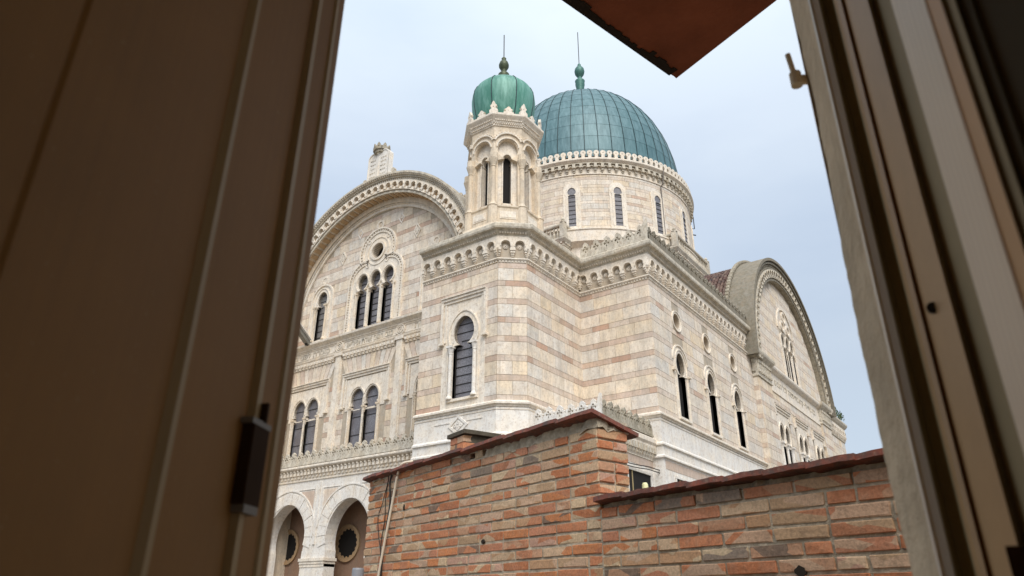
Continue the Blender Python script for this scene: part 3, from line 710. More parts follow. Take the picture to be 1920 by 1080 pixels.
# great arch over the facade
FAr = Fr(0, 26.4, 1, 0); CZ = 16.3
s = MB(); s.ring(FF, XC, 16.4, 7.02, 7.2, -.02, .14, 0, pi, 64); s.ring(FF, XC, 16.4, 7.2, 7.34, -.02, .24, 0, pi, 64); s.build('arch_moulding', M['trim'], SYN)
s = MB(); s.ring(FF, XC, CZ + .05, 7.3, 7.74, .28, .34, 0, pi, 64); s.build('soffit_back', M['warm'], SYN)
s = MB(); s.ring(FAr, XC, CZ, 7.72, 8.98, -2.6, 0, 0, pi, 80); arch = s.build('great_arch', M['warm'], SYN)
s = MB()
for k in range(52):
    a = pi * (k + .5) / 52; c0, s0 = cos(a), sin(a); w = .15
    P = lambda r, t, n: FAr.p(XC + r * c0 - t * s0, CZ + r * s0 + t * c0, n)
    s.add([P(7.66, -w, -.04), P(7.66, w, -.04), P(7.66, w, -.62), P(7.66, -w, -.62), P(7.725, -w, -.04), P(7.725, w, -.04), P(7.725, w, -.62), P(7.725, -w, -.62)], [(0, 1, 5, 4), (1, 2, 6, 5), (2, 3, 7, 6), (3, 0, 4, 7), (3, 2, 1, 0)])
s.build('soffit_coffers', M['soffit'], arch, kind='stuff')
s = MB(); s.ring(FAr, XC, CZ, 7.72, 7.86, .0, .06, 0, pi, 80); s.ring(FAr, XC, CZ, 8.52, 8.6, .0, .10, 0, pi, 80); s.ring(FAr, XC, CZ, 8.74, 8.84, 0, .16, 0, pi, 80); s.ring(FAr, XC, CZ, 8.84, 8.95, 0, .24, 0, pi, 80); s.ring(FAr, XC, CZ, 8.93, 9.06, -.4, .34, 0, pi, 80)
s.build('arch_cornice', M['weather'], arch)
def radial(me, name, fr, uc, zc, r, count, a0, a1, par, n=0.0):
    base = Matrix(((fr.u[0], -fr.n[0], 0, 0), (fr.u[1], -fr.n[1], 0, 0), (0, 0, 1, 0), (0, 0, 0, 1)))   # local x=u, y=-n, z=z
    for k in range(count):
        a = a0 + (a1 - a0) * (k + .5) / count
        x, y, z = fr.p(uc + r * cos(a), zc + r * sin(a), n)
        link(name, me, par, mw=Matrix.Translation((x, y, z)) @ base @ Matrix.Rotation(-(a - pi / 2), 4, 'Y'))
def arch_corbel(w, h, t=.16, mat='trim'):
    c = MB(); fr = Fr(0, 0, 1, 0); r = w * .34; zc = h - r - .1
    pts = [(-w / 2, .12), (-r * .95, .12), (-r * .95, zc)] + [(r * cos(pi - pi * i / 10), zc + r * sin(pi - pi * i / 10)) for i in range(11)] + [(r * .95, .12), (w / 2 * .96, .12), (w / 2 * 1.06, h), (-w / 2 * 1.06, h)]
    c.plate(fr, pts, [], t, 0); c.ring(fr, 0, zc, r, r + .035, t - .02, t + .04, 0, pi, 10)
    c.fbox(fr, -r * .5, r * .5, .05, .2, 0, t * .8); c.fbox(fr, -r * .95, r * .95, .0, .05, 0, t)
    for sg in (-1, 1): a, b = sorted((sg * w / 2 * .96, sg * (w / 2 - .1))); c.fbox(fr, a, b, .02, .12, 0, t * .75)
    c.mi = 1; c.fbox(fr, -r * .95, r * .95, .2, zc + r * .3, 0, .012); c.mi = 0
    return c.mesh('corbel_arch', [M[mat], M['soffit']])
n_c = 44
radial(arch_corbel(pi * 8.2 / n_c * .995, .62), 'corbel_arch', FAr, XC, CZ, 7.9, n_c, 0, pi, arch)
s = MB()
for k in range(150):
    a = pi * (k + .5) / 150; u, z = XC + 8.67 * cos(a), CZ + 8.67 * sin(a); s.fbox(FAr, u - .05, u + .05, z - .05, z + .05, 0, .08)
    u, z = XC + 8.9 * cos(a), CZ + 8.9 * sin(a); s.fbox(FAr, u - .045, u + .045, z - .045, z + .045, .22, .30)
s.build('dentil_row', M['trim'], arch, kind='stuff')
# scalloped rear edge of the arch
s = MB(); fr = Fr(0, 29.0, 1, 0)
for k in range(60):
    a = pi * (k + .5) / 60; s.ring(fr, XC + 9.02 * cos(a), CZ + 9.02 * sin(a), .06, .2, -.05, .05, 0, 2 * pi, 8)
s.build('scalloped_edge', M['weather'], arch, kind='stuff')
# barrel roof of the nave behind
def barrel(path_pts, zc, r, axis_len, name, along_y=True, c=(0, 0)):
    pass
s = MB()
for i in range(36):
    a0, a1 = pi * i / 36, pi * (i + 1) / 36
    s.add([(XC + 8.3 * cos(a0), 29.0, CZ + 8.3 * sin(a0)), (XC + 8.3 * cos(a1), 29.0, CZ + 8.3 * sin(a1)), (XC + 8.3 * cos(a1), YD - 10, CZ + 8.3 * sin(a1)), (XC + 8.3 * cos(a0), YD - 10, CZ + 8.3 * sin(a0))], [(0, 1, 2, 3)])
s.build('nave_roof', M['tile'], SYN)
# tablets with crown on top of the arch
TB = empty('tablets_of_the_law'); TB.parent = SYN
ft_ = Fr(0, 26.75, 1, 0)
def tab(u0, u1, zb, zt):
    r = (u1 - u0) / 2; return [(u0, zb), (u0, zt - r * .8)] + [((u0 + u1) / 2 - r * cos(pi * i / 12), zt - r * .8 + r * .8 * sin(pi * i / 12)) for i in range(1, 12)] + [(u1, zt - r * .8), (u1, zb)]
for a, b in ((-31.08, -30.16), (-30.14, -29.22)):
    s = MB(); s.plate(ft_, tab(a, b, 25.5, 27.75), [], .22, -.22, back=True); t_ = s.build('tablet', M['marble'], TB)
    s = MB(); o = tab(a, b, 25.5, 27.75); cx_ = (a + b) / 2; s.band(ft_, [(cx_ + (p - cx_) * .86, 26.6 + (q - 26.6) * .94) for p, q in o], o, .2, .26); s.build('rim', M['marble'], t_)
    for k in range(5):
        text(ft_, random.choice(['לא תרצח', 'אנכי', 'זכור', 'כבד', 'לא תנאף']), cx_, 27.15 - k * .32, .17, .225, t_, .008, .5)
s = MB(); s.fbox(ft_, -31.35, -28.95, 25.2, 25.5, -.3, .3); s.fbox(ft_, -31.5, -28.8, 24.95, 25.198, -.35, .35)
for sg in (-1, 1):
    for k in range(3): s.ring(ft_, -30.15 + sg * (1.3 + .1 * k), 25.9 - .3 * k, .02, .16, -.1, .1, 0, 2 * pi, 8)
s.build('tablet_base', M['weather'], TB)
s = MB(); s.lathe(-30.15, 26.75, [(.36, 27.55), (.46, 27.6), (.48, 27.74), (.44, 27.78), (.5, 27.86)], 16)
for k in range(8):
    a = 2 * pi * (k + .5) / 8; fr = Fr(-30.15 + .5 * cos(a), 26.75 + .5 * sin(a), -sin(a), cos(a)); h_ = 28.3
    s.plate(fr, [(-.17, 27.78), (-.21, 28.0), (-.12, 28.06), (-.09, 28.18), (0, h_), (.09, 28.18), (.12, 28.06), (.21, 28.0), (.17, 27.78)], [circle(0, 28.0, .045, 8)], .05, -.03, back=True)
s.build('crown', M['lichen'], TB)

# ---- portico
PC = (-30.2, -35.35, -25.05)
def parch(u, r=1.72): return horseshoe(u, 2.35, 5.46, 2 * 1.62, r, 2.9, 26)[1:-1]
def outline_arch(u):
    return [(u - 1.6, -4.45), (u - 1.6, 2.35)] + parch(u) + [(u + 1.6, 2.35), (u + 1.6, -4.45)]
pw = wall('portico_wall', FP, rect(-37.35, -22.97, ZB, 7.4), [outline_arch(u) for u in PC], 'marble', .75)
for u in PC:
    for k in range(15):
        a0 = radians(-18 + 216 * k / 15) + .008; a1 = radians(-18 + 216 * (k + 1) / 15) - .008; zc = 5.46 - 1.72
        s = MB(); rr = 2.32 + (.06 if k % 2 else 0)
        s.band(FP, [(u + 1.725 * cos(a0 + (a1 - a0) * q / 3), zc + 1.725 * sin(a0 + (a1 - a0) * q / 3)) for q in range(4)], [(u + rr * cos(a0 + (a1 - a0) * q / 3), zc + rr * sin(a0 + (a1 - a0) * q / 3)) for q in range(4)], -.01, .035 + .012 * (k % 2))
        s.build('wedge_stone', M['marble'], pw)
    s = MB(); s.ring(FP, u, 5.46 - 1.72, 2.44, 2.52, -.01, .05, radians(8), radians(172), 36); s.build('arch_moulding', M['marble'], pw)
for u in (-27.62, -32.78):
    s = MB(); s.fbox(FP, u - .1, u + .1, 3.2, 6.55, -.01, .07); s.fbox(FP, u - .34, u - .27, 3.2, 6.4, -.01, .04); s.fbox(FP, u + .27, u + .34, 3.2, 6.4, -.01, .04)
    s.build('pilaster', M['marble'], pw)
    for sg in (-1, 1):
        s = MB(); s.tint = tint(True); s.plate(FP, [(u + sg * .42, 6.1), (u + sg * 1.55, 6.1), (u + sg * .95, 5.55), (u + sg * .42, 4.75)], [], .012, -.01); s.build('pink_inlay', M['attr'], pw, tint=True)
        s = MB(); q = [(u + sg * .36, 6.18), (u + sg * 1.75, 6.18), (u + sg * 1.0, 5.5), (u + sg * .36, 4.55)]; cxq, czq = u + sg * .75, 5.75
        s.band(FP, q, [(cxq + (a - cxq) * 1.07, czq + (b - czq) * 1.06) for a, b in q], -.01, .04, True); s.build('panel_moulding', M['marble'], pw)
    s = MB(); s.fbox(FP, u - 1.0, u + 1.0, 2.2, 2.34, -.77, .06); s.fbox(FP, u - 1.06, u + 1.06, 2.345, 2.5, -.8, .1); s.fbox(FP, u - .98, u + .98, 2.05, 2.19, -.76, .03); s.build('impost', M['trim'], pw)
pP = [(-37.35, 26.9), (-22.97, 26.9)]
mould(pP, [(0, 6.68), (.06, 6.7), (.06, 6.76), (.02, 6.8), (.02, 7.22), (.1, 7.3), (.26, 7.36), (.32, 7.42), (.32, 7.5), (.24, 7.56), (-.5, 7.58)], 'cornice', 'trim')
s = MB()
for k in range(46):
    u = -37.2 + k * .31; s.fbox(FP, u, u + .17, 7.02, 7.22, 0, .2); s.fbox(FP, u + .02, u + .15, 6.86, 7.018, 0, .12); s.fbox(FP, u + .04, u + .13, 7.225, 7.3, 0, .25)
s.build('bracket_row', M['trim'], SYN, kind='stuff')
merlons([(-37.3, 26.72), (-23.0, 26.72)], 7.57, .60, .84, SYN)
# porch wall with round windows
s = MB(); FK = Fr(0, 28.7, 1, 0); s.plate(FK, rect(-37.35, -22.97, ZB, 7.3), [], 0, -.2); s.box(-37.35, -22.97, 27.66, 28.7, 6.2, 6.6); pk = s.build('porch_wall', M['pinkwall'], SYN)
for u in (-32.05, -37.25, -26.85):
    s = MB(); s.ring(FK, u, 3.36, .86, 1.0, 0, .12, 0, 2 * pi, 36); s.ring(FK, u, 3.36, .78, .88, 0, .07, 0, 2 * pi, 36)
    for k in range(16): s.ring(FK, u + .8 * cos(2 * pi * k / 16), 3.36 + .8 * sin(2 * pi * k / 16), .0, .1, 0, .05, 0, 2 * pi, 8)
    o = s.build('round_window', M['soffit'], SYN); s = MB(); s.plate(FK, circle(u, 3.36, .85), [], .03, .0); s.build('pane', M['dark'], o)

# ---- transept gable on the side
YG = YD; GC = 15.05
gw_cols = (53.15, 54.3, 55.45)
gh = [window(FG, y, 15.7, 19.2, .78, .4, 17.7, .10, .08, .05, par=SYN, cols=False, bars=0, pane='dark', sill=False) for y in gw_cols]
def dbl(uc):
    h = [window(FG, uc + d, 8.4, 11.45, 1.0, .5, 10.2, .13, .12, .05, par=SYN, cols=False, bars=0, pane='dark', sill=False) for d in (-.62, .62)]
    for d in (-1.2, 0, 1.2): column(SYN, FG, uc + d, .03, 8.4, 1.8, .12, 'marble')
    alfiz(FG, uc - 1.7, uc + 1.7, 12.6, 12.0, .02, .15); return h
for y in (49.7, 54.3, 59.0): gh += dbl(y)
gl = wall('transept_wall', FG, [(45.0, ZB), (63.6, ZB), (63.6, 15.1)] + [(YG + 8.5 * cos(pi * i / 48), GC + 8.5 * sin(pi * i / 48)) for i in range(49)] + [(45.0, 15.1)], gh, depth=.7)
courses(FG, 45.1, 63.5, 15.3, 24, gl, [(52.6, 56.0, 15.3, 19.4)], clip=(YG, GC, 8.4), obj=False, wid=(1, 1.8), soft=.6)
courses(FG, 47.6, 61.0, 6.9, 13.6, gl, [(y - 1.7, y + 1.7, 7, 12.6) for y in (49.7, 54.3, 59.0)], obj=False, wid=(1, 1.8), soft=.5)
for y in (49.7, 54.3, 59.0):
    s = MB(); s.plate(FG, rect(y - 1.4, y + 1.4, 10.1, 12.3), [horseshoe(y - .62, 10, 11.57, 1.19, .62, 10.05), horseshoe(y + .62, 10, 11.57, 1.19, .62, 10.05)], .03, -.01); s.build('window_panel', M['trim'], SYN)
s = MB()
for y, z, r in ((54.3, 20.9, .36), (53.6, 20.0, .33), (55.0, 20.0, .33)): s.ring(FG, y, z, r, r + .14, -.02, .12, 0, 2 * pi, 20); s.ring(FG, y, z, 0, r, -.02, .01, 0, 2 * pi, 20)
for d in (-1.85, 1.85): s.fbox(FG, YG + d - .08, YG + d + .08, 15.5, 19.0, -.02, .12)
s.ring(FG, YG, 19.6, 1.9, 2.06, -.02, .12, radians(0), radians(180), 24)
for y in (52.6, 53.72, 54.88, 56.0): s.fbox(FG, y - .1, y + .1, 15.6, 17.7, -.02, .13)
s.build('window_surround', M['trim'], SYN)
FGr = Fr(-12.72, 0, 0, 1)
s = MB(); s.ring(FGr, YG, GC, 8.45, 10.1, -1.35, 0, 0, pi, 80); ga = s.build('transept_arch', M['lichen'], SYN)
s = MB(); s.ring(FGr, YG, GC, 8.45, 8.6, 0, .07, 0, pi, 80); s.ring(FGr, YG, GC, 9.38, 9.5, 0, .12, 0, pi, 80); s.ring(FGr, YG, GC, 9.75, 9.9, 0, .2, 0, pi, 80); s.ring(FGr, YG, GC, 9.98, 10.2, -1.45, .32, 0, pi, 80); s.build('arch_cornice', M['soot'], ga)
n_c = 46; radial(arch_corbel(pi * 9.0 / n_c * .995, .66, .16, 'weather'), 'corbel_arch', FGr, YG, GC, 8.68, n_c, 0, pi, ga)
s = MB(); fr = Fr(-14.25, 0, 0, 1)
for k in range(84):
    a = pi * (k + .5) / 84; s.ring(fr, YG + 10.22 * cos(a), GC + 10.22 * sin(a), .08, .26, -.12, .12, 0, 2 * pi, 8)
for k in range(110):
    a = pi * (k + .5) / 110; s.ring(FGr, YG + 9.64 * cos(a), GC + 9.64 * sin(a), 0, .08, 0, .09, 0, 2 * pi, 6)
s.build('scalloped_edge', M['lichen'], ga, kind='stuff')
# piers beside the gable and end block
for y0, y1 in ((44.95, 47.75), (60.85, 63.65)):
    s = MB(); s.box(-13.6, -12.88, y0, y1, ZB, 14.0); pr = s.build('pier', M['warm'], SYN)
    fr = Fr(-12.88, 0, 0, 1); courses(fr, y0 + .02, y1 - .02, 6.9, 13.75, pr, obj=False, wid=(.9, 1.3), soft=.2)
    if y0 < 50: courses(Fr(0, y0, 1, 0), -13.2, -12.9, 6.9, 13.75, pr, obj=False, wid=(.3, .35), soft=0)
    pth = [(X2 + .02, y0), (-12.88, y0), (-12.88, y1), (XG + .02, y1)]
    mould(pth, [(0, 13.78), (.1, 13.82), (.1, 13.9), (.05, 13.95), (.05, 15.0), (.2, 15.15), (.34, 15.3), (.38, 15.42), (.38, 15.56), (-.4, 15.6)], 'pier_capital', 'weather')
    s = MB()
    for x, y, a, w in along(pth[0:3], .36):
        f2 = Fr(x, y, cos(a), sin(a)); s.fbox(f2, -.1, .1, 14.75, 14.95, .03, .17); s.fbox(f2, -.08, .08, 14.3, 14.74, .03, .12); s.fbox(f2, -.1, .1, 14.12, 14.29, .03, .16)
    s.build('bracket_row', M['weather'], SYN, kind='stuff')
mould([(XG, 47.8), (XG, 60.8)], [(0, 13.6), (.08, 13.62), (.08, 13.72), (.03, 13.76), (.03, 15.0), (.12, 15.05), (.3, 15.2), (.34, 15.3), (.34, 15.44), (0, 15.5)], 'string_course')
text(FG, 'בנה ביתי ליי יקרא בית תפלה לכל העמים', YG, 14.4, .62, .035, SYN, .02, 10.5)
s = MB(); s.box(-20, XG - .1, 63.7, 69.6, ZB, 15.3); eb = s.build('rear_wing_wall', M['warm'], SYN)
courses(Fr(XG - .1, 0, 0, 1), 63.7, 69.6, 6.9, 13.7, eb, obj=False, wid=(1, 1.8), soft=.5)
pe = [(XG - .1, 63.7), (XG - .1, 69.6), (-20, 69.6)]
mould(pe, [(0, 13.75), (.08, 13.8), (.08, 14.9), (.3, 15.1), (.42, 15.3), (.42, 15.45), (-.5, 15.5)], 'cornice', 'weather'); 
for x, y, a, w in along(pe[:2], .62):
    k = round(w, 2)
    if k not in CM: CM[k] = corbel_mesh(w)
    link('corbel_arch', CM[k], SYN, mw=T(x + .06, y, 13.78, a))
alfiz(Fr(XG - .1, 0, 0, 1), 65.2, 68.2, 11.9, 11.3, .02)
# tiled roof of the transept: rows of curved tiles on a barrel
rf = MB()
for i in range(24):
    a0, a1 = pi / 2 + (pi / 2) * i / 24, pi / 2 + (pi / 2) * (i + 1) / 24
    rf.add([(-19.9, YG + 9.9 * cos(a0), GC + 9.9 * sin(a0)), (-14.0, YG + 9.9 * cos(a0), GC + 9.9 * sin(a0)), (-14.0, YG + 9.9 * cos(a1), GC + 9.9 * sin(a1)), (-19.9, YG + 9.9 * cos(a1), GC + 9.9 * sin(a1))], [(0, 1, 2, 3)])
tr_ = rf.build('transept_roof', M['rtile'], SYN)
tm = MB()
for seg in range(5):
    pass
def tile_mesh():
    m = MB(); n = 5; k = 0
    for e_, (w, l, h) in enumerate(((.13, 0, .09), (.105, .52, .05))):
        for i in range(n): a = pi * i / (n - 1); m.v.append((w * cos(a), l, h * 0 + w * .9 * sin(a) + (.03 if e_ == 0 else 0)))
    for i in range(n - 1): m.face([i, i + 1, n + i + 1, n + i])
    m.face([0, 1, 2, 3, 4]); return m.mesh('roof_tile', M['rtile'])
TM = tile_mesh(); cnt = 0
for ix in range(19):
    x = -19.6 + ix * .29
    for ia in range(22):
        a = pi / 2 + radians(8) + ia * .047; 
        if a > pi: break
        tx = Matrix.Translation((x, YG + 9.93 * cos(a), GC + 9.93 * sin(a))) @ Matrix.Rotation(a - pi / 2, 4, 'X') @ Matrix.Rotation(R() * .06 - .03, 4, 'Z') @ Matrix.Rotation(pi, 4, 'Z') @ Matrix.Translation((0, -.45, 0)) @ Matrix.Scale(-1, 4, (0, 1, 0)) @ Matrix.Scale(-1, 4, (1, 0, 0))
        link('roof_tile', TM, tr_, mw=tx); cnt += 1

# ---- podium, drum and dome
DR = empty('drum_and_dome', (0, 0, 0)); DR.parent = SYN
Ld, hd = 10.38, 3.55
def arm(a):
    c, s_ = cos(a), sin(a)
    return [(XC + c * x - s_ * y, YD + s_ * x + c * y) for x, y in ((8.6, -hd), (Ld, -hd), (Ld, hd), (8.6, hd))]
for a in (0, -pi / 2, pi / 2, pi):
    pts = arm(a)
    s = MB(); s.add([(*p, 16) for p in pts] + [(*p, 27.7) for p in pts], [(0, 1, 5, 4), (1, 2, 6, 5), (2, 3, 7, 6), (4, 5, 6, 7)])
    am = s.build('podium_wall', M['trim'], SYN)
    mould(pts, [(0, 27.1), (.05, 27.12), (.05, 27.3), (.16, 27.42), (.26, 27.6), (.3, 27.66), (.3, 27.8), (.2, 27.86), (-.3, 27.9)], 'cornice', 'weather', am)
    s = MB()
    for x, y, an_, w in along(pts, .3): f2 = Fr(x, y, cos(an_), sin(an_)); s.fbox(f2, -.07, .07, 27.3, 27.45, 0, .16); s.fbox(f2, -.08, .0, 26.8, 26.95, 0, .05)
    s.build('dentil_row', M['trim'], am, kind='stuff')
    mould(pts, [(.02, 28.9), (.16, 28.92), (.2, 29.0), (.2, 29.1), (.1, 29.15), (-.12, 29.15), (-.12, 28.9)], 'handrail', 'weather', am)
    bm_ = MB(); bm_.lathe(0, 0, [(.07, 0), (.09, .04), (.05, .1), (.1, .35), (.05, .7), (.09, .95), (.09, 1.02)], 8); BM = bm_.mesh('baluster', M['weather'])
    for x, y, an_, w in along(pts, .36): link('baluster', BM, am, mw=T(x, y, 27.88, 0))
    for i in (1, 2):
        x, y = pts[i]; s = MB(); s.box(x - .22, x + .22, y - .22, y + .22, 27.88, 29.2); s.lathe(x, y, [(.28, 29.2), (.28, 29.27), (.08, 29.33), (.16, 29.5), (.1, 29.62), (0, 29.75)], 10); s.build('corner_post', M['weather'], am)
s = MB(); s.lathe(XC, YD, [(9.9, 16), (9.9, 27.3), (10.3, 27.6), (10.42, 27.65), (10.42, 28.65), (10.5, 28.7), (10.5, 28.8), (10.1, 28.95), (10.0, 29.0)], 128); s.build('drum_base', M['trim'], DR, smooth=False)
s = MB(); s.lathe(XC, YD, [(9.97, 28.9), (9.97, 34.5)], 128); dw_ = s.build('drum_wall', M['joint'], DR)
s = MB()
def curved_block(mb, r0, r1, a0, a1, z0, z1, n=3):
    vs = []
    for i in range(n + 1):
        a = a0 + (a1 - a0) * i / n
        for r, z in ((r1, z0), (r1, z1), (r0, z1), (r0, z0)): vs.append((XC + r * cos(a), YD + r * sin(a), z))
    fs = []
    for i in range(n):
        for q in range(4): q2 = (q + 1) % 4; fs.append((i * 4 + q, (i + 1) * 4 + q, (i + 1) * 4 + q2, i * 4 + q2))
    fs += [(0, 1, 2, 3), (n * 4, n * 4 + 1, n * 4 + 2, n * 4 + 3)]; mb.add(vs, fs)
z = 29.0; row = 0
while z < 34.25:
    pk = row % 2 == 0; h = .28 if pk else .52; nb = 44; ph = R()
    for k in range(nb):
        a0 = 2 * pi * (k + ph) / nb; a1 = 2 * pi * (k + 1 + ph) / nb
        am_ = ((degc := math.degrees((a0 + a1) / 2)) % 22.5); 
        s.tint = tint(pk and R() < .8, soft=.5); curved_block(s, 9.9, 10.0 + R() * .006, a0 + .0012, a1 - .0012, z + .01, min(z + h, 34.3) - .01)
    z += h; row += 1
s.build('ashlar_facing', M['attr'], dw_, tint=True, kind='stuff')
for k in range(16):
    a = radians(22.5 * k); fr = Fr(XC + 9.98 * cos(a), YD + 9.98 * sin(a), -sin(a), cos(a))
    s = MB(); w, rr, zb, zt, zc_ = .62, .36, 29.25, 33.05, 32.3
    inn = horseshoe(0, zb, zt, w, rr, zc_); o1 = horseshoe(0, zb - .12, zt + .22, w + .44, rr + .22, zc_)
    o2 = horseshoe(0, zb - .2, zt + .5, 1.5, .75, 32.6)
    s.band(fr, inn, o1, -.1, .12); s.band(fr, o1, o2, -.1, .07); s.fbox(fr, -.75, .75, 29.02, 29.25, -.1, .12)
    for sg in (-1, 1): x0, x1 = sorted((sg * w / 2, sg * (w / 2 - .1))); s.fbox(fr, x0, x1, zc_ - .05, zc_ + .1, -.1, .1)
    wo = s.build('drum_window', M['trim'], DR)
    s = MB(); s.plate(fr, horseshoe(0, zb, zt, w, rr, zc_), [], .055, .03); s.build('pane', M['glass'], wo)
    s = MB(); z = zb + .3
    while z < zc_: s.fbox(fr, -w / 2, w / 2, z, z + .04, .05, .09); z += .42
    s.fbox(fr, -w / 2, w / 2, zc_ - .05, zc_ + .03, .05, .1); s.build('glazing_bars', M['bar'], wo, kind='stuff')
s = MB(); s.lathe(XC, YD, [(10.0, 34.3), (10.08, 34.32), (10.08, 34.42), (10.02, 34.45), (10.02, 35.35), (10.3, 35.42), (10.45, 35.55), (10.5, 35.6), (10.5, 35.75), (10.42, 35.82), (9.2, 35.85)], 128); s.build('drum_cornice', M['trim'], DR)
cb = MB(); fr = Fr(0, 0, 1, 0); cb.fbox(fr, -.13, .13, .42, .82, 0, .34); cb.ring(fr, -.305, .48, .14, .22, 0, .2, 0, pi, 8); cb.fbox(fr, -.1, .1, .2, .418, 0, .2); cb.fbox(fr, -.07, .07, .06, .198, 0, .1); cb.fbox(fr, -.305, .305, .82, .9, 0, .3)
CBM = cb.mesh('bracket', M['weather'])
for k in range(104):
    a = 2 * pi * k / 104; link('bracket', CBM, DR, mw=T(XC + 10.03 * cos(a), YD + 10.03 * sin(a), 34.45, a + pi / 2))
mm = merlon_mesh(.56, .78, .22, 'trim', 1)
for k in range(112):
    a = 2 * pi * k / 112; link('merlon', mm, DR, mw=T(XC + 10.25 * cos(a), YD + 10.25 * sin(a), 35.82, a + pi / 2))
s = MB(); s.lathe(XC, YD, [(10.0, 35.8), (10.0, 36.25), (9.5, 36.3)], 96); s.build('parapet_ring', M['bar'], DR)
# dome profile (radius, height)
PR = []
for i in range(15):
    t = radians(-5 + 91 * i / 14); c_ = max(0, cos(t)); PR.append((9.4 * c_ ** .93, 37.0 + 12.5 * (abs(sin(t)) ** .95) * (1 if t > 0 else -1)))
s = MB(); s.lathe(XC, YD, [(r - .05, z) for r, z in PR] + [(0, 49.56)], 96); dm = s.build('dome', M['copperbase'], DR, smooth=True)
NR = 48; order = []
camdir = atan2(-YD, -XC)
rest = MB()
for i in range(len(PR) - 1):
    (ra, za), (rb, zb_) = PR[i], PR[i + 1]; hw = pi / NR
    p = MB(); ln = hypot(rb - ra, zb_ - za); g_ = .004 / ln
    for v, off_ in ((g_, .014), (.5, .007), (1 - g_, .0)):
        r_, z_ = ra + (rb - ra) * v, za + (zb_ - za) * v
        for q in range(4): a = (-hw + 2 * hw * q / 3) * .985; p.v.append(((r_ + off_) * cos(a), (r_ + off_) * sin(a), z_))
    for v in range(2):
        for q in range(3): p.face([v * 4 + q, v * 4 + q + 1, v * 4 + 5 + q, v * 4 + 4 + q])
    me = p.mesh('copper_panel', M['copper'], smooth=False)
    for k in range(NR):
        a = 2 * pi * (k + .5) / NR; d = abs((a - camdir + pi) % (2 * pi) - pi)
        if d < radians(84) : order.append((d, me, a, p))
        else:
            for vv in [None]:
                c_, s_ = cos(a), sin(a); rest.add([(XC + x * c_ - y * s_, YD + x * s_ + y * c_, z) for x, y, z in p.v], [[j for j in f] for f in p.f])
order.sort(key=lambda t: t[0])
for j, (d, me, a, p) in enumerate(order):
    if j < 290: link('copper_panel', me, dm, mw=T(XC, YD, 0, a))
    else:
        c_, s_ = cos(a), sin(a); rest.add([(XC + x * c_ - y * s_, YD + x * s_ + y * c_, z) for x, y, z in p.v], [list(f) for f in p.f])
rest.build('copper_sheets', M['copper'], dm, kind='stuff')
rb_ = MB(); rb_.tube([(r + .02, 0, z) for r, z in PR], .042, 5); RBM = rb_.mesh('seam_rib', M['rib'])
for k in range(NR): link('seam_rib', RBM, dm, mw=T(XC, YD, 0, 2 * pi * k / NR))
s = MB(); s.lathe(XC, YD, [(.9, 49.2), (.6, 49.7), (.45, 50.2), (.44, 52.2), (.52, 52.6), (.5, 52.9), (.55, 53.1), (.3, 53.35), (.2, 53.6), (.3, 53.75), (.5, 54.1), (.56, 54.45), (.5, 54.8), (.3, 55.1), (.16, 55.25), (.2, 55.4), (.08, 55.6)], 20)
s.build('finial', M['patina'], dm, smooth=True)
s = MB(); s.tube([(XC, YD, 55.6), (XC, YD, 60.2)], .045, 6); s.build('spike', M['iron'], dm)

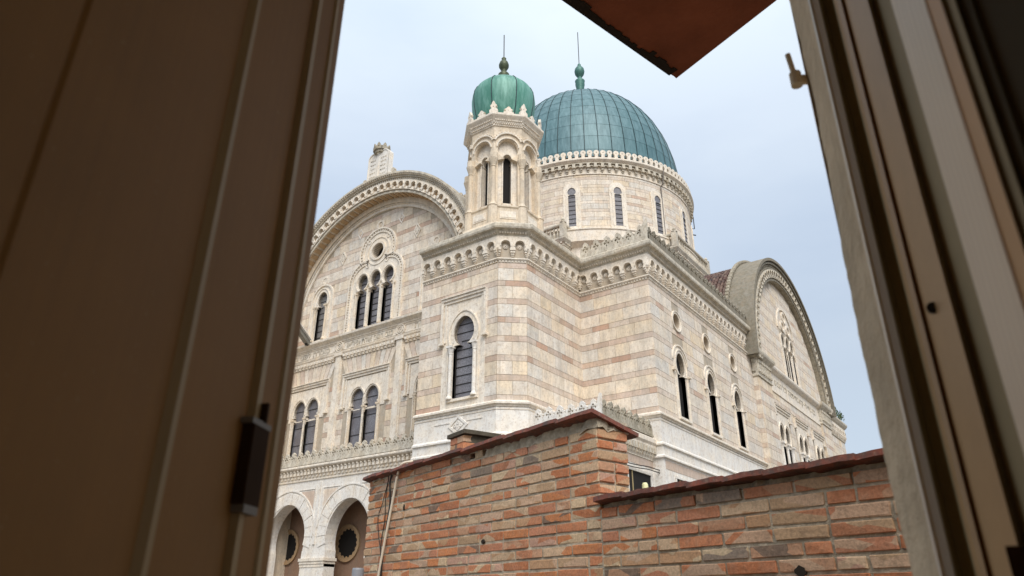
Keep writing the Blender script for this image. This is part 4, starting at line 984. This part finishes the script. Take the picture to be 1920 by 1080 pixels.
# ---- turret
TX, TY = -20.1, 26.85
TU = empty('turret', (0, 0, 0)); TU.parent = SYN
AP = 1.84; SIDE = 2 * AP * math.tan(pi / 8)
def octo(r, ph=pi / 8): return [(TX + r * cos(-pi / 2 - pi / 8 + pi / 4 * k), TY + r * sin(-pi / 2 - pi / 8 + pi / 4 * k)) for k in range(8)]
RO = AP / cos(pi / 8)
def omould(prof, name, mat='trim', par=None):
    s = MB(); s.sweep(octo(RO), prof, True); return s.build(name, M[mat], par or TU)
omould([(.5, 16.9), (.5, 17.5), (.42, 17.6), (.3, 17.9), (.12, 18.0), (.12, 18.9), (.18, 18.95), (.18, 19.02), (.02, 19.1)], 'turret_base', 'warm')
for k in range(8):
    a = -pi / 2 + pi / 4 * k; fr = Fr(TX + AP * cos(a), TY + AP * sin(a), -sin(a), cos(a)); hs_ = SIDE / 2
    zt = 24.15
    niche = horseshoe(0, 19.1, 23.3, 1.06, .55, 21.9)
    s = MB(); s.plate(fr, rect(-hs_, hs_, 19.0, zt), [niche], .0, -.28)
    fc = s.build('turret_wall', M['warm'], TU)
    slit = horseshoe(0, 19.4, 22.45, .44, .25, 21.95)
    s = MB(); s.plate(fr, rect(-.6, .6, 19.0, 23.4), [slit], -.26, -.6); s.band(fr, slit, horseshoe(0, 19.34, 22.55, .58, .34, 21.95), -.28, -.2); s.build('recessed_panel', M['trim'], fc)
    s = MB(); s.plate(fr, horseshoe(0, 19.3, 22.6, .6, .36, 21.9), [], -.59, -.62); s.build('opening', M['dark'], fc)
    s = MB(); s.ring(fr, 0, 22.75, .56, .62, -.02, .08, 0, pi, 20); s.ring(fr, 0, 22.9, .72, .8, -.02, .1, radians(20), radians(160), 20)
    for q in range(13): aa = radians(22 + 136 * q / 12); s.fbox(fr, .86 * cos(aa) - .03, .86 * cos(aa) + .03, 22.9 + .86 * sin(aa) - .03, 22.9 + .86 * sin(aa) + .03, 0, .08)
    s.build('arch_moulding', M['trim'], fc)
    s = MB(); s.fbox(fr, -.42, .42, 18.25, 18.7, .1, .15); s.fbox(fr, -.35, .35, 18.32, 18.62, .15, .17); s.build('sunk_panel', M['trim'], fc)
    # corner colonnette
    ac = a + pi / 8; x, y = TX + (RO + .02) * cos(ac), TY + (RO + .02) * sin(ac)
    s = MB(); s.lathe(x, y, [(.26, 17.5), (.26, 18.95), (.3, 19.0), (.2, 19.1), (.16, 19.2), (.13, 19.25), (.125, 21.4), (.16, 21.45), (.13, 21.5), (.24, 21.85), (.26, 21.95), (.22, 22.0), (.22, 22.3), (0.1, 22.35)], 10); s.build('colonnette', M['warm'], TU)
omould([(0, 24.1), (.06, 24.12), (.06, 24.22), (.14, 24.3), (.14, 24.36), (.24, 24.5), (.32, 24.6), (.36, 24.66), (.36, 24.78), (.28, 24.84), (-1.2, 24.86)], 'turret_cornice')
s = MB(); po = octo(RO) ; po = po + [po[0]]
for x, y, a, w in along(po, .12): f2 = Fr(x, y, cos(a), sin(a)); s.fbox(f2, -.03, .03, 24.38, 24.46, .1, .22); s.fbox(f2, -.03, .03, 24.2, 24.27, .05, .14)
s.build('dentil_row', M['trim'], TU, kind='stuff')
om = octo(RO + .16); tall = merlon_mesh(.50, .82, .15, 'trim', 2); low = merlon_mesh(.46, .52, .15, 'trim', 2)
for k in range(8):
    x, y = om[k]; an_ = -pi / 2 - pi / 8 + pi / 4 * k + pi / 2; link('merlon', tall, TU, mw=T(x, y, 24.84, an_))
    x2, y2 = om[(k + 1) % 8]
    for t in (.5,): link('merlon', low, TU, mw=T(x + (x2 - x) * t, y + (y2 - y) * t, 24.84, an_ + pi / 8, 1.35))
# onion dome of eight curved copper gores
TP = [(1.3, 24.86), (1.52, 25.3), (1.70, 25.85), (1.81, 26.5), (1.85, 27.1), (1.81, 27.5), (1.66, 27.85), (1.38, 28.17), (1.0, 28.4), (.6, 28.52), (.25, 28.56)]
s = MB(); s.lathe(TX, TY, [(r - .04, z) for r, z in TP] + [(0, 28.58)], 32); td = s.build('onion_dome', M['rib'], TU, smooth=True)
for k in range(8):
    s = MB(); a0 = radians(-75 + 45 * k); 
    for part, (i0, i1) in enumerate(((0, 6), (6, 10))):
        s = MB(); s.lathe(TX, TY, [(r + (.02 if part == 0 else .012), z) for r, z in TP[i0:i1 + 1]], 8, a0 + .012, a0 + pi / 4 - .012); s.build('copper_panel', M['copper2'], td, smooth=True)
    s = MB(); s.tube([(TX + (r + .03) * cos(a0), TY + (r + .03) * sin(a0), z) for r, z in TP], .03, 5); s.build('seam_rib', M['rib'], td)
s = MB(); s.lathe(TX, TY, [(.4, 28.35), (.33, 28.6), (.31, 29.2), (.34, 29.35), (.2, 29.52), (.13, 29.63), (.2, 29.75), (.30, 29.95), (.31, 30.1), (.24, 30.32), (.11, 30.47), (.15, 30.6), (.05, 30.72)], 16); s.build('finial', M['bronze'], td, smooth=True)
s = MB(); s.tube([(TX, TY, 30.7), (TX, TY, 32.5)], .03, 6); s.build('spike', M['iron'], td)

# ------------------------------------------------------------------ fittings on the building
def drum_pt(deg, r, z): a = radians(deg); return (XC + r * cos(a), YD + r * sin(a), z)
s = MB(); s.tube([drum_pt(-19.5, 10.6, 35.7), drum_pt(-19.6, 10.55, 35.3), drum_pt(-19.5, 10.35, 34.3), drum_pt(-19.5, 10.12, 34.1), drum_pt(-19.5, 10.1, 29)], .055, 6)
tag(s.build('drain_pipe', M['pipe']), 'thin grey downpipe running down the drum between two windows', 'pipe')
s = MB(); s.tube([drum_pt(41, 10.6, 35.3), drum_pt(41, 10.2, 34.2), drum_pt(41, 10.15, 29)], .055, 6)
tag(s.build('drain_pipe', M['iron']), 'dark downpipe on the far right edge of the drum', 'pipe')
s = MB()
for z0, z1 in ((36.4, 35.0),): s.tube([drum_pt(40, 10.6, z1), drum_pt(40, 11.0, z1), drum_pt(40, 11.0, z0), drum_pt(40, 10.6, z0)], .05, 5)
s.tube([drum_pt(39, 10.6, 34.2), drum_pt(39, 11.0, 34.15)], .06, 5); s.tube([drum_pt(39, 10.6, 37.2), drum_pt(39, 11.0, 37.3)], .06, 5)
tag(s.build('metal_bracket', M['iron']), 'dark metal bracket sticking out of the drum cornice', 'bracket')
# floodlight on the facade string course
FL = empty('floodlight', (-35.6, 26.6, 15.6)); tag(FL, 'grey box floodlight tilted on the inscription ledge of the facade', 'floodlight')
def rbox(name, mat, par, c, rx, sx, sy, sz, rz=0):
    m = MB(); m.box(-sx / 2, sx / 2, -sy / 2, sy / 2, -sz / 2, sz / 2); o = m.build(name, mat, par); o.matrix_basis = Matrix.Translation(c) @ Matrix.Rotation(rz, 4, 'Z') @ Matrix.Rotation(rx, 4, 'X'); return o
rbox('housing', M['lamp'], FL, (0, -.2, .25), radians(-38), .36, 1.5, .22); rbox('hood', M['marble'], FL, (.1, -.2, .46), radians(-38), .5, 1.4, .06); rbox('mount', M['iron'], FL, (0, .25, -.05), 0, .1, .2, .5)
# cables slung along the low wall
for k, (dz, lb) in enumerate(((0, 'upper of two black cables strung along the white plinth'), (-.13, 'lower of two black cables strung along the white plinth'))):
    pts = []
    for i in range(31):
        t = i / 30; y = 26.2 + 10.0 * t; pts.append((XA + .12 + .5 * t, y, 5.60 + dz * .9 + t * .28 - .05 * sin(pi * ((t * 4) % 1))))
    s = MB(); s.tube(pts, .022, 5); tag(s.build('cable', M['cableb']), lb, 'cable', 'black cables along the plinth')
s = MB(); s.lathe(XA + .3, 28.15, [(0, 4.4), (.15, 4.45), (.13, 4.82), (.09, 4.9), (0, 4.91)], 12); tag(s.build('lamp_globe', M['yellow']), 'small pale yellow lamp globe in front of the low dark window', 'lamp')
# plants on the far cornice
s = MB()
for k in range(260):
    y = 63.9 + R() * 5.2; x = -13.0 + R() * .35; z = 15.45 + R() * (.5 + .4 * sin(y * 3) ** 2); a = R() * 6.3; d = .12
    s.add([(x, y, z), (x + d * cos(a), y + d * sin(a), z + .05), (x + .03, y, z + .16)], [(0, 1, 2)])
s.build('ledge_plants', M['plant'], kind='stuff')

# ================================================================== BRICK WALL
wa = radians(-72.8); WD = Vector((-sin(wa), -cos(wa)))           # along the wall, to the right
CB = Vector((-2.227, 4.025)); FBk = Fr(CB.x, CB.y, WD.x, WD.y)     # n towards the camera
BW = empty('brick_wall', (CB.x, CB.y, -4.5)); tag(BW, 'old red and ochre brick garden wall with clay tile coping', 'wall')
def bpar(o): o.parent = BW; o.matrix_parent_inverse = Matrix.Translation((-CB.x, -CB.y, 4.5)); return o
CHK = .0707; Z0 = 1.017; WS = .278
def brick_mesh(L_, D_, H_, seed):
    import bmesh
    rr = random.Random(seed); bm = bmesh.new(); bmesh.ops.create_cube(bm, size=1)
    for v in bm.verts: v.co.x *= L_; v.co.y *= D_; v.co.z *= H_
    bmesh.ops.bevel(bm, geom=bm.edges[:], offset=.004, segments=1, affect='EDGES')
    for v in bm.verts: v.co += Vector((rr.uniform(-.004, .004), rr.uniform(-.003, .003), rr.uniform(-.0028, .0028)))
    me = bpy.data.meshes.new('brick'); bm.to_mesh(me); bm.free(); me.materials.append(M['brick']); return me
BV = {k: [brick_mesh(l_, .12, .0575, 10 * i + k) for i in range(7)] for k, l_ in ((0, .285), (1, .135))}
def lay(fr, u0, u1, zbot_list, par, closers=True, proud=.0, phase=0):
    n = 0
    for r, zb_ in enumerate(zbot_list):
        u = u0; first = True
        while u < u1 - .03:
            w = .298; kind = 0
            if first and (r + phase) % 2: w = .148; kind = 1
            elif R() < .10: w = .148; kind = 1
            if u1 - (u + w) < .09: w = u1 - u
            w = min(w, u1 - u); first = False
            me = random.choice(BV[kind if w < .2 or kind == 0 else kind]) if w > .16 else random.choice(BV[1])
            L0 = .285 if w > .16 else .135
            o = link('brick', me, None); x, y, z = fr.p(u + w / 2, zb_ + .033, -.06 + proud + R() * .007 - .003)
            o.matrix_world = T(x, y, z, fr.rot() + (R() - .5) * .012, (w - .015) / L0, 1, .91 + R() * .09) @ Matrix.Rotation((R() - .5) * .012, 4, 'Y')
            bpar(o)
            u += w; n += 1
    return n
rowsL = [Z0 + CHK - k * CHK for k in range(19)]       # left part, one more course on top
s = MB()
lay(FBk, -3.26, -1.25, rowsL[:1], BW); lay(FBk, -3.26, 0.0, rowsL[1:], BW, phase=1)
lay(FBk, 0.0, 2.3, [Z0 - .012 - k * CHK for k in range(7, 18)], BW, phase=1, proud=.004)
FSd = Fr(CB.x, CB.y, -WD.y, WD.x)   # perpendicular, going back, n to the right
lay(FSd, .0, WS, [Z0 - k * CHK for k in range(0, 9)], BW)
s = MB(); s.fbox(FBk, -3.245, -.012, ZB, Z0 + CHK + .01, -WS + .006, -.006); s.fbox(FBk, -.012, 2.35, ZB, .565, -WS + .02, -.004); m_ = s.build('wall_core', M['mortar']); bpar(m_)
# mortar bed under the coping, ragged
def ragged(fr, u0, u1, z0, z1, n0, n1, amp, seedv, name):
    rr = random.Random(seedv); s = MB(); n = int((u1 - u0) / .045); top = []; bot = []
    for i in range(n + 1): u = u0 + (u1 - u0) * i / n; bot.append((u, z0 + rr.uniform(-amp, amp), n1 + rr.uniform(-.012, .01))); top.append((u, z1, n1 + rr.uniform(-.03, .0)))
    k = len(s.v); s.v += [fr.p(a, b, c) for a, b, c in bot] + [fr.p(a, b, c) for a, b, c in top] + [fr.p(a, b - .0, n0) for a, b, c in bot]
    m = n + 1
    for i in range(n): s.face([k + i, k + i + 1, k + m + i + 1, k + m + i]); s.face([k + i, k + i + 1, k + 2 * m + i + 1, k + 2 * m + i])
    return bpar(s.build(name, M['mortar']))
ragged(FBk, -3.25, -1.25, Z0 + CHK + .05, 1.16, -.2, .004, .012, 3, 'mortar_bed'); ragged(FBk, -1.26, 0.005, Z0 + .055, 1.16, -.2, .003, .014, 6, 'mortar_bed'); ragged(FBk, -.01, 2.35, .545, .61, -.2, -.02, .012, 4, 'mortar_bed'); ragged(FSd, 0, WS, Z0 + .06, 1.15, -.2, .004, .016, 5, 'mortar_bed')
# coping tiles
def tile_slab(L_, D_, t, seed):
    import bmesh
    rr = random.Random(seed); m = MB(); nx = 6
    for i in range(nx + 1):
        x = L_ * (i / nx - .5); c = .004 * (1 - (2 * i / nx - 1) ** 2)
        for y, z in ((-.06, 0), (D_, 0), (D_, t), (-.06, t)): m.v.append((x, y, z + c * (1 if y < 0 else .6) + rr.uniform(-.002, .002)))
    for i in range(nx):
        for q in range(4): q2 = (q + 1) % 4; m.face([i * 4 + q, (i + 1) * 4 + q, (i + 1) * 4 + q2, i * 4 + q2])
    m.face([0, 1, 2, 3]); m.face([nx * 4 + q for q in range(4)])
    return m.mesh('coping_tile', M['tile'])
TS = [tile_slab(.335, .38, .028, k) for k in range(4)]
def coping(us, z, tilt_back):
    for i, u in enumerate(us[:-1]):
        w = us[i + 1] - u; o = link('coping_tile', random.choice(TS)); x, y, zz = FBk.p(u + w / 2, z + (R() - .5) * .008, .01 + (R() - .5) * .016)
        o.matrix_world = T(x, y, zz, FBk.rot()) @ Matrix.Rotation(tilt_back, 4, 'X') @ Matrix.Rotation(radians(-1.8), 4, 'Y') @ Matrix.Rotation((R() - .5) * .03, 4, 'Z') @ Matrix.Diagonal(((w + .002) / .335, 1, 1, 1)); bpar(o)
coping([-3.30, -3.0, -2.72, -2.42, -2.12, -1.83, -1.53, -1.24, -.94, -.65, -.33, .03], 1.148, radians(-14))
coping([.0, .25, .50, .735, .975, 1.22, 1.46, 1.70, 1.95, 2.2, 2.45], .603, radians(-6))
# hanging end tile of the coping
# chimney stub behind the wall
CH = empty('chimney_stub', (*FBk.p(-1.97, 0, -.30)[:2], 1.1)); tag(CH, 'small square brick chimney stub with cement cap behind the coping', 'chimney')
M['cement'] = simple('dark_cement', col('6f6656', .6), .95, bumps=(50, .8, .01), var=.4, vs=20)
ra_ = radians(-4); fr = Fr(CH.location.x, CH.location.y, WD.x * cos(ra_) - WD.y * sin(ra_), WD.x * sin(ra_) + WD.y * cos(ra_))
def chl(o): o.parent = CH; o.matrix_parent_inverse = Matrix.Translation(-CH.location); return o
s = MB(); s.fbox(fr, -.11, .13, .9, 1.39, -.2, .1); c1_ = chl(s.build('stub_body', M['cement']))
for k in range(5):
    for u0_, u1_ in ((-.115, .005), (.012, .133)):
        o = link('brick', BV[1][k % 7]); x, y, z = fr.p((u0_ + u1_) / 2, 1.11 + k * .062, .06); o.matrix_world = T(x, y, z, fr.rot(), .87, 1, .98); chl(o)
s = MB(); s.fbox(fr, -.15, .17, 1.395, 1.43, -.24, .135); chl(s.build('cement_cap', M['cement']))
# pipe and cables on the wall
s = MB(); x, y, _ = FBk.p(-3.16, 0, .09); s.lathe(x, y, [(0, .345), (.05, .345), (.055, .33), (.055, -4.4)], 18); tag(s.build('standpipe', M['ppvc'], smooth=False), 'short grey plastic pipe end rising beside the brick wall', 'pipe')
def wcable(pts, r, mat, label):
    P = [FBk.p(u, z, n) for u, z, n in pts]; Q = []
    for i in range(len(P) - 1):
        for t in range(6):
            t_ = t / 6; p0 = P[max(i - 1, 0)]; p1 = P[i]; p2 = P[i + 1]; p3 = P[min(i + 2, len(P) - 1)]
            Q.append(tuple(.5 * ((2 * p1[j]) + (-p0[j] + p2[j]) * t_ + (2 * p0[j] - 5 * p1[j] + 4 * p2[j] - p3[j]) * t_ ** 2 + (-p0[j] + 3 * p1[j] - 3 * p2[j] + p3[j]) * t_ ** 3) for j in range(3)))
    Q.append(P[-1]); s = MB(); s.tube(Q, r, 8); tag(s.build('cable', M[mat]), label, 'cable', 'cables hanging down the brick wall')
wcable([(-2.50, 1.24, -.05), (-2.56, 1.215, .03), (-2.63, 1.13, .03), (-2.69, .95, .025), (-2.75, .7, .03), (-2.82, .45, .03), (-2.86, .28, .03), (-2.92, 0, .03), (-3.0, -.6, .03)], .011, 'cable', 'white cable looping over the coping and down the brick wall')
wcable([(-2.78, 1.17, .0), (-2.79, 1.08, .02), (-2.77, .9, .015), (-2.79, .7, .02), (-2.83, .45, .02), (-2.84, .2, .02), (-2.9, -.6, .02)], .008, 'cableb', 'thick black cable just behind the white one')
wcable([(-2.86, 1.16, .0), (-2.87, .95, .012), (-2.86, .75, .01), (-2.90, .55, .01), (-2.88, .3, .012), (-2.9, -.6, .012)], .004, 'cableb', 'thin dark wire hanging left of the black cable')
wcable([(-2.84, 1.1, .014), (-2.93, .9, .012), (-3.0, .78, .01), (-2.95, .6, .01), (-2.89, .48, .015)], .0035, 'cableb', 'thin slack wire bowing out to the left across the bricks')
# flat dark patches painted for the shade inside empty putlog holes
M['hole'] = simple('hole_shade_and_rim', col('3a2e22', .5), .95)
for u, z, w, h, sd_ in ((-2.52, .83, .018, .05, 1), (-1.27, .46, .04, .032, 2), (1.31, .165, .06, .05, 3)):
    rr = random.Random(sd_); s = MB(); s.plate(FBk, [(u + w * .5 * cos(a) * rr.uniform(.75, 1.15), z + h * .5 * sin(a) * rr.uniform(.8, 1.15)) for a in [2 * pi * q / 11 for q in range(11)]], [], .0078, -.01); o = s.build('putlog_hole', M['hole']); bpar(o)

# ================================================================== OUR HOUSE
wn = radians(-30); NF = Vector((sin(wn), cos(wn))); RT = Vector((cos(wn), -sin(wn)))
def HP(e, f, z): v = RT * e + NF * f; return (v.x, v.y, z)
def hbox(s, e0, e1, f0, f1, z0, z1):
    s.add([HP(e0, f0, z0), HP(e1, f0, z0), HP(e1, f1, z0), HP(e0, f1, z0), HP(e0, f0, z1), HP(e1, f0, z1), HP(e1, f1, z1), HP(e0, f1, z1)], [(0, 1, 5, 4), (1, 2, 6, 5), (2, 3, 7, 6), (3, 0, 4, 7), (4, 5, 6, 7), (3, 2, 1, 0)])
F1, F0 = .72, .47
s = MB()
hbox(s, .345, 2.6, F0, F1, -4.5, 2.05); hbox(s, -2.6, -.36, F0, F1, -4.5, 2.05)
hbox(s, -.36, .345, F0, F1, -4.5, -.55); hbox(s, -.36, .345, F0, F1, 1.15, 2.05)
s.build('house_wall', M['outer'], kind='structure')
s = MB(); hbox(s, -2.4, 2.4, -3.2, -3.0, -1.7, 1.5); hbox(s, -2.6, -2.4, -3.2, -3.0, -1.7, 1.5); hbox(s, -2.6, -2.4, -.5, F0, -1.7, 1.5); hbox(s, -2.6, -2.4, -3.0, -.5, -1.7, -1.0); hbox(s, -2.6, -2.4, -3.0, -.5, 1.35, 1.5); hbox(s, 2.4, 2.6, -3.2, -2.9, -1.7, 1.5); hbox(s, 2.4, 2.6, -.5, F0, -1.7, 1.5); hbox(s, 2.4, 2.6, -2.9, -.5, -1.7, -.9); hbox(s, 2.4, 2.6, -2.9, -.5, 1.3, 1.5)  # unseen side wall openings added to let light onto leaf and frame
s.build('room_walls', M['room'], kind='structure')
s = MB(); hbox(s, -2.6, 2.6, -3.2, F0, 1.5, 1.7); s.build('ceiling', M['room'], kind='structure')
s = MB(); hbox(s, -2.6, 2.6, -3.2, F0, -1.9, -1.7); s.build('floor', M['floor'], kind='structure')
# red eave slab
K = Vector((2.42 * sin(radians(-19.54)), 2.42 * cos(radians(-19.54))))
dA = Vector((sin(radians(110.6)), cos(radians(110.6)))); dB = Vector((sin(radians(194)), cos(radians(194)))); ZE = 2.42 * math.tan(radians(39.81))
s = MB(); loop = [K + dB * 7]
n = 150
rrn = random.Random(5)
left = [K + dB * (2.6 * i / n) + Vector((-dB.y, dB.x)) * (rrn.uniform(-.003, .003)) for i in range(n, -1, -1)]
loop += left[:-1] + [K, K + dA * 7, K + dA * 7 + dB * 7]
k = len(loop); s.v = [(p.x, p.y, ZE) for p in loop] + [(p.x, p.y, ZE + .10) for p in loop]
s.face(list(range(k))); s.face(list(range(2 * k - 1, k - 1, -1)))
for i in range(k): j = (i + 1) % k; s.face([i, j, k + j, k + i])
ev = s.build('eave', M['eave']); tag(ev, 'red painted roof eave overhead, its corner pointing down', 'eave')
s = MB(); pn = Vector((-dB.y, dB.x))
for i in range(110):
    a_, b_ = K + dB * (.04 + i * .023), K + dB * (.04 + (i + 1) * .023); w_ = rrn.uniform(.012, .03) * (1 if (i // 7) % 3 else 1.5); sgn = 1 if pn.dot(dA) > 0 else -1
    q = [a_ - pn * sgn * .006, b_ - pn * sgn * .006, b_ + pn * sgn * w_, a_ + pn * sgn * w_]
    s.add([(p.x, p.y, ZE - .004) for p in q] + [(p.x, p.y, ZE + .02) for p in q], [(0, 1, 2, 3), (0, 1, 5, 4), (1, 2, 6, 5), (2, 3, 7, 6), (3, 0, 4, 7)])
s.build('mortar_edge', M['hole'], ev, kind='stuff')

# window: frame on the right, seen from inside.  plan points (azimuth deg, distance)
def pol(az, r): return (r * sin(radians(az)), r * cos(radians(az)))
def strip(name, pts, mat, z0=-.55, z1=1.12, par=None, smooth=False, jag=0, back=None):
    s = MB(); P = [pol(*p) for p in pts]
    if jag:
        nz_ = 220; rr = random.Random(11); off_ = 0
        for iz in range(nz_ + 1):
            z = z0 + (z1 - z0) * iz / nz_; off_ = off_ * .8 + rr.uniform(-jag, jag); o2 = off_ + .0025 * sin(z * 9)
            for i, p in enumerate(P):
                k_ = 1 if i == 0 else 0; s.v.append((p[0] - RT.x * o2 * k_, p[1] - RT.y * o2 * k_, z))
        m = len(P)
        for iz in range(nz_):
            for i in range(m - 1): s.face([iz * m + i, iz * m + i + 1, (iz + 1) * m + i + 1, (iz + 1) * m + i])
    else:
        m = len(P); s.v = [(x, y, z0) for x, y in P] + [(x, y, z1) for x, y in P]
        for i in range(m - 1): s.face([i, i + 1, m + i + 1, m + i])
    return s.build(name, M[mat], par, smooth=smooth)
WIN = empty('window_frame'); tag(WIN, 'painted wooden window frame with bead mouldings on the right', 'window frame')
rv = strip('plaster_reveal', [(-8.12, .735), (-6.6, .66), (-6.55, .652)], 'plaster', jag=.0006); rv['kind'] = 'structure'
strip('back_reveal', [(-8.12, .735), (-5.0, .80), (10, .98)], 'plaster')['kind'] = 'structure'
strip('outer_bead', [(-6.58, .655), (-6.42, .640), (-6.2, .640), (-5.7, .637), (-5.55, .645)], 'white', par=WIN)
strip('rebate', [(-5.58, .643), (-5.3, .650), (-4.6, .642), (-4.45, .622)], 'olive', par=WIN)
strip('jamb_moulding', [(-4.47, .622), (-4.2, .606), (-3.9, .600), (-3.8, .606), (-3.55, .598), (-3.4, .588), (-2.6, .560), (-1.85, .535), (-1.75, .540)], 'frame', par=WIN)
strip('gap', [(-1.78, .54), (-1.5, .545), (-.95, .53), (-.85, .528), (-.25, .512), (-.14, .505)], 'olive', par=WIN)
CS = empty('casement'); tag(CS, 'open white painted casement stile with visible wood grain', 'window casement')
strip('stile', [(-.15, .505), (.0, .492), (2.2, .405), (2.3, .405)], 'grain', par=CS)
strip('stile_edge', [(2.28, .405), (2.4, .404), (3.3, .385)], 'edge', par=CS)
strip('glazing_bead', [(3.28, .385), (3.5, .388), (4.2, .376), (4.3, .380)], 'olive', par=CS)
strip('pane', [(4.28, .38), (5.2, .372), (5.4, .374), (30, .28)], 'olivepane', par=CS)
s = MB()
def pbox(s, az0, az1, r0, r1, z0, z1):
    q = [pol(az0, r0), pol(az1, r0), pol(az1, r1), pol(az0, r1)]
    s.add([(x, y, z0) for x, y in q] + [(x, y, z1) for x, y in q], [(0, 1, 5, 4), (1, 2, 6, 5), (2, 3, 7, 6), (3, 0, 4, 7), (4, 5, 6, 7), (3, 2, 1, 0)])
pbox(s, -2.55, 1.2, .50, .53, -.05, .033); s.build('strike_plate', M['lockbody'], WIN)
s = MB(); x, y = pol(-.9, .498); s.tube([(x, y, .012), (x - .002, y - .006, .012)], .006, 10); s.build('screw', M['iron'], WIN)
for az_, r_, z_ in ((-4.0, .599, .555), (-3.05, .573, .203)):
    s = MB(); x, y = pol(az_, r_); s.tube([(x, y, z_), (x + .0004, y - .004, z_)], .0042, 10); s.build('screw', M['iron'], WIN)
# hinge pin of the shutter, in the plaster edge
x, y = pol(-8.95, .74); HK = empty('hinge_pin', (x, y, 0)); tag(HK, 'painted iron hinge pin sticking out of the plaster edge', 'hinge pin')
s = MB(); s.tube([(0, 0, .563), (0, 0, .581)], .0068, 12); s.tube([(0, 0, .571), (.016 * RT.x, .016 * RT.y, .571)], .006, 8); o = s.build('knuckle', M['plaster'], HK)
s = MB(); s.tube([(-.001, 0, .58), (-.0035, -.001, .611)], .0032, 10); s.build('pin', M['plaster'], HK)
# left shutter leaf: its face runs along the wall normal
def LP(f, d): v = RT * (-.258 - d) + NF * f; return (v.x, v.y)     # f: distance ahead, d: depth away from the viewer's side
LF = empty('shutter_leaf'); tag(LF, 'dark brown wooden shutter leaf standing open on the left', 'shutter')
def lstrip(name, pts, mat, z0=-.6, z1=1.12):
    s = MB(); P = [LP(*p) for p in pts]; m = len(P); s.v = [(x, y, z0) for x, y in P] + [(x, y, z1) for x, y in P]
    for i in range(m - 1): s.face([i, i + 1, m + i + 1, m + i])
    return s.build(name, M[mat], LF)
def ff(az): return .258 / math.tan(radians(-az - 30))
lstrip('outer_edge', [(ff(-53.55), .06), (ff(-53.55), .001), (ff(-54.2), 0)], 'leaf')
lstrip('thin_bead', [(ff(-54.2), 0), (ff(-54.28), -.0022), (ff(-54.55), -.0022), (ff(-54.62), 0)], 'leafedge')
lstrip('meeting_stile', [(ff(-54.62), 0), (ff(-55.9), 0), (ff(-55.95), .004)], 'leaf')
lstrip('bead', [(ff(-55.95), .003), (ff(-56.05), -.0035), (ff(-56.4), -.0035), (ff(-56.5), .003)], 'leafedge')
lstrip('stile', [(ff(-56.5), .002), (ff(-61.7), .002), (ff(-61.8), -.002)], 'leaf')
lstrip('step_moulding', [(ff(-61.8), -.001), (ff(-62.0), -.006), (ff(-62.35), -.006), (ff(-62.6), -.001)], 'leafedge')
lstrip('panel', [(ff(-62.6), -.001), (ff(-74.6), -.001), (ff(-74.8), .0012)], 'leaf')
lstrip('inner_panel', [(ff(-74.8), .0012), (ff(-75.1), .0004), (-.25, .0004)], 'leaf')
BK = MB(); BK.v = [(*LP(.565, .06), -.6), (*LP(-.25, .06), -.6), (*LP(-.25, .06), 1.12), (*LP(.565, .06), 1.12)]; BK.face([0, 1, 2, 3]); BK.build('back_face', M['leaf'], LF)
# latch case on the stile
fa, fb = ff(-55.55), ff(-56.7)
s = MB()
def lbox(s, f0, f1, d0, d1, z0, z1):
    q = [LP(f0, d0), LP(f1, d0), LP(f1, d1), LP(f0, d1)]; s.add([(x, y, z0) for x, y in q] + [(x, y, z1) for x, y in q], [(0, 1, 5, 4), (1, 2, 6, 5), (2, 3, 7, 6), (3, 0, 4, 7), (4, 5, 6, 7), (3, 2, 1, 0)])
zt_, zb_ = .1290, .0700
lbox(s, fa, fb, -.008, .002, zb_, zt_); lt = s.build('latch_case', M['lockbody'], LF)
s = MB(); lbox(s, ff(-55.45), ff(-56.9), -.008, .002, zt_, zt_ + .0045); s.build('latch_plate', M['metal'], lt); s = MB(); lbox(s, ff(-55.6), ff(-56.6), -.008, .002, zb_ - .006, zb_); s.build('latch_plate', M['metal'], lt)
s = MB(); lbox(s, ff(-55.9), ff(-56.05), -.009, .0, zt_ + .0045, zt_ + .02); s.build('latch_rod', M['lockbody'], lt)
# top and bottom of the casing round the opening
s = MB(); hbox(s, -.36, .345, F0 - .02, F1 + .01, 1.1, 1.16); s.build('window_head', M['frame'], WIN)
s = MB(); hbox(s, -.40, .385, F0 - .08, F1 + .04, -.6, -.55); s.build('window_sill', M['plaster'], WIN)
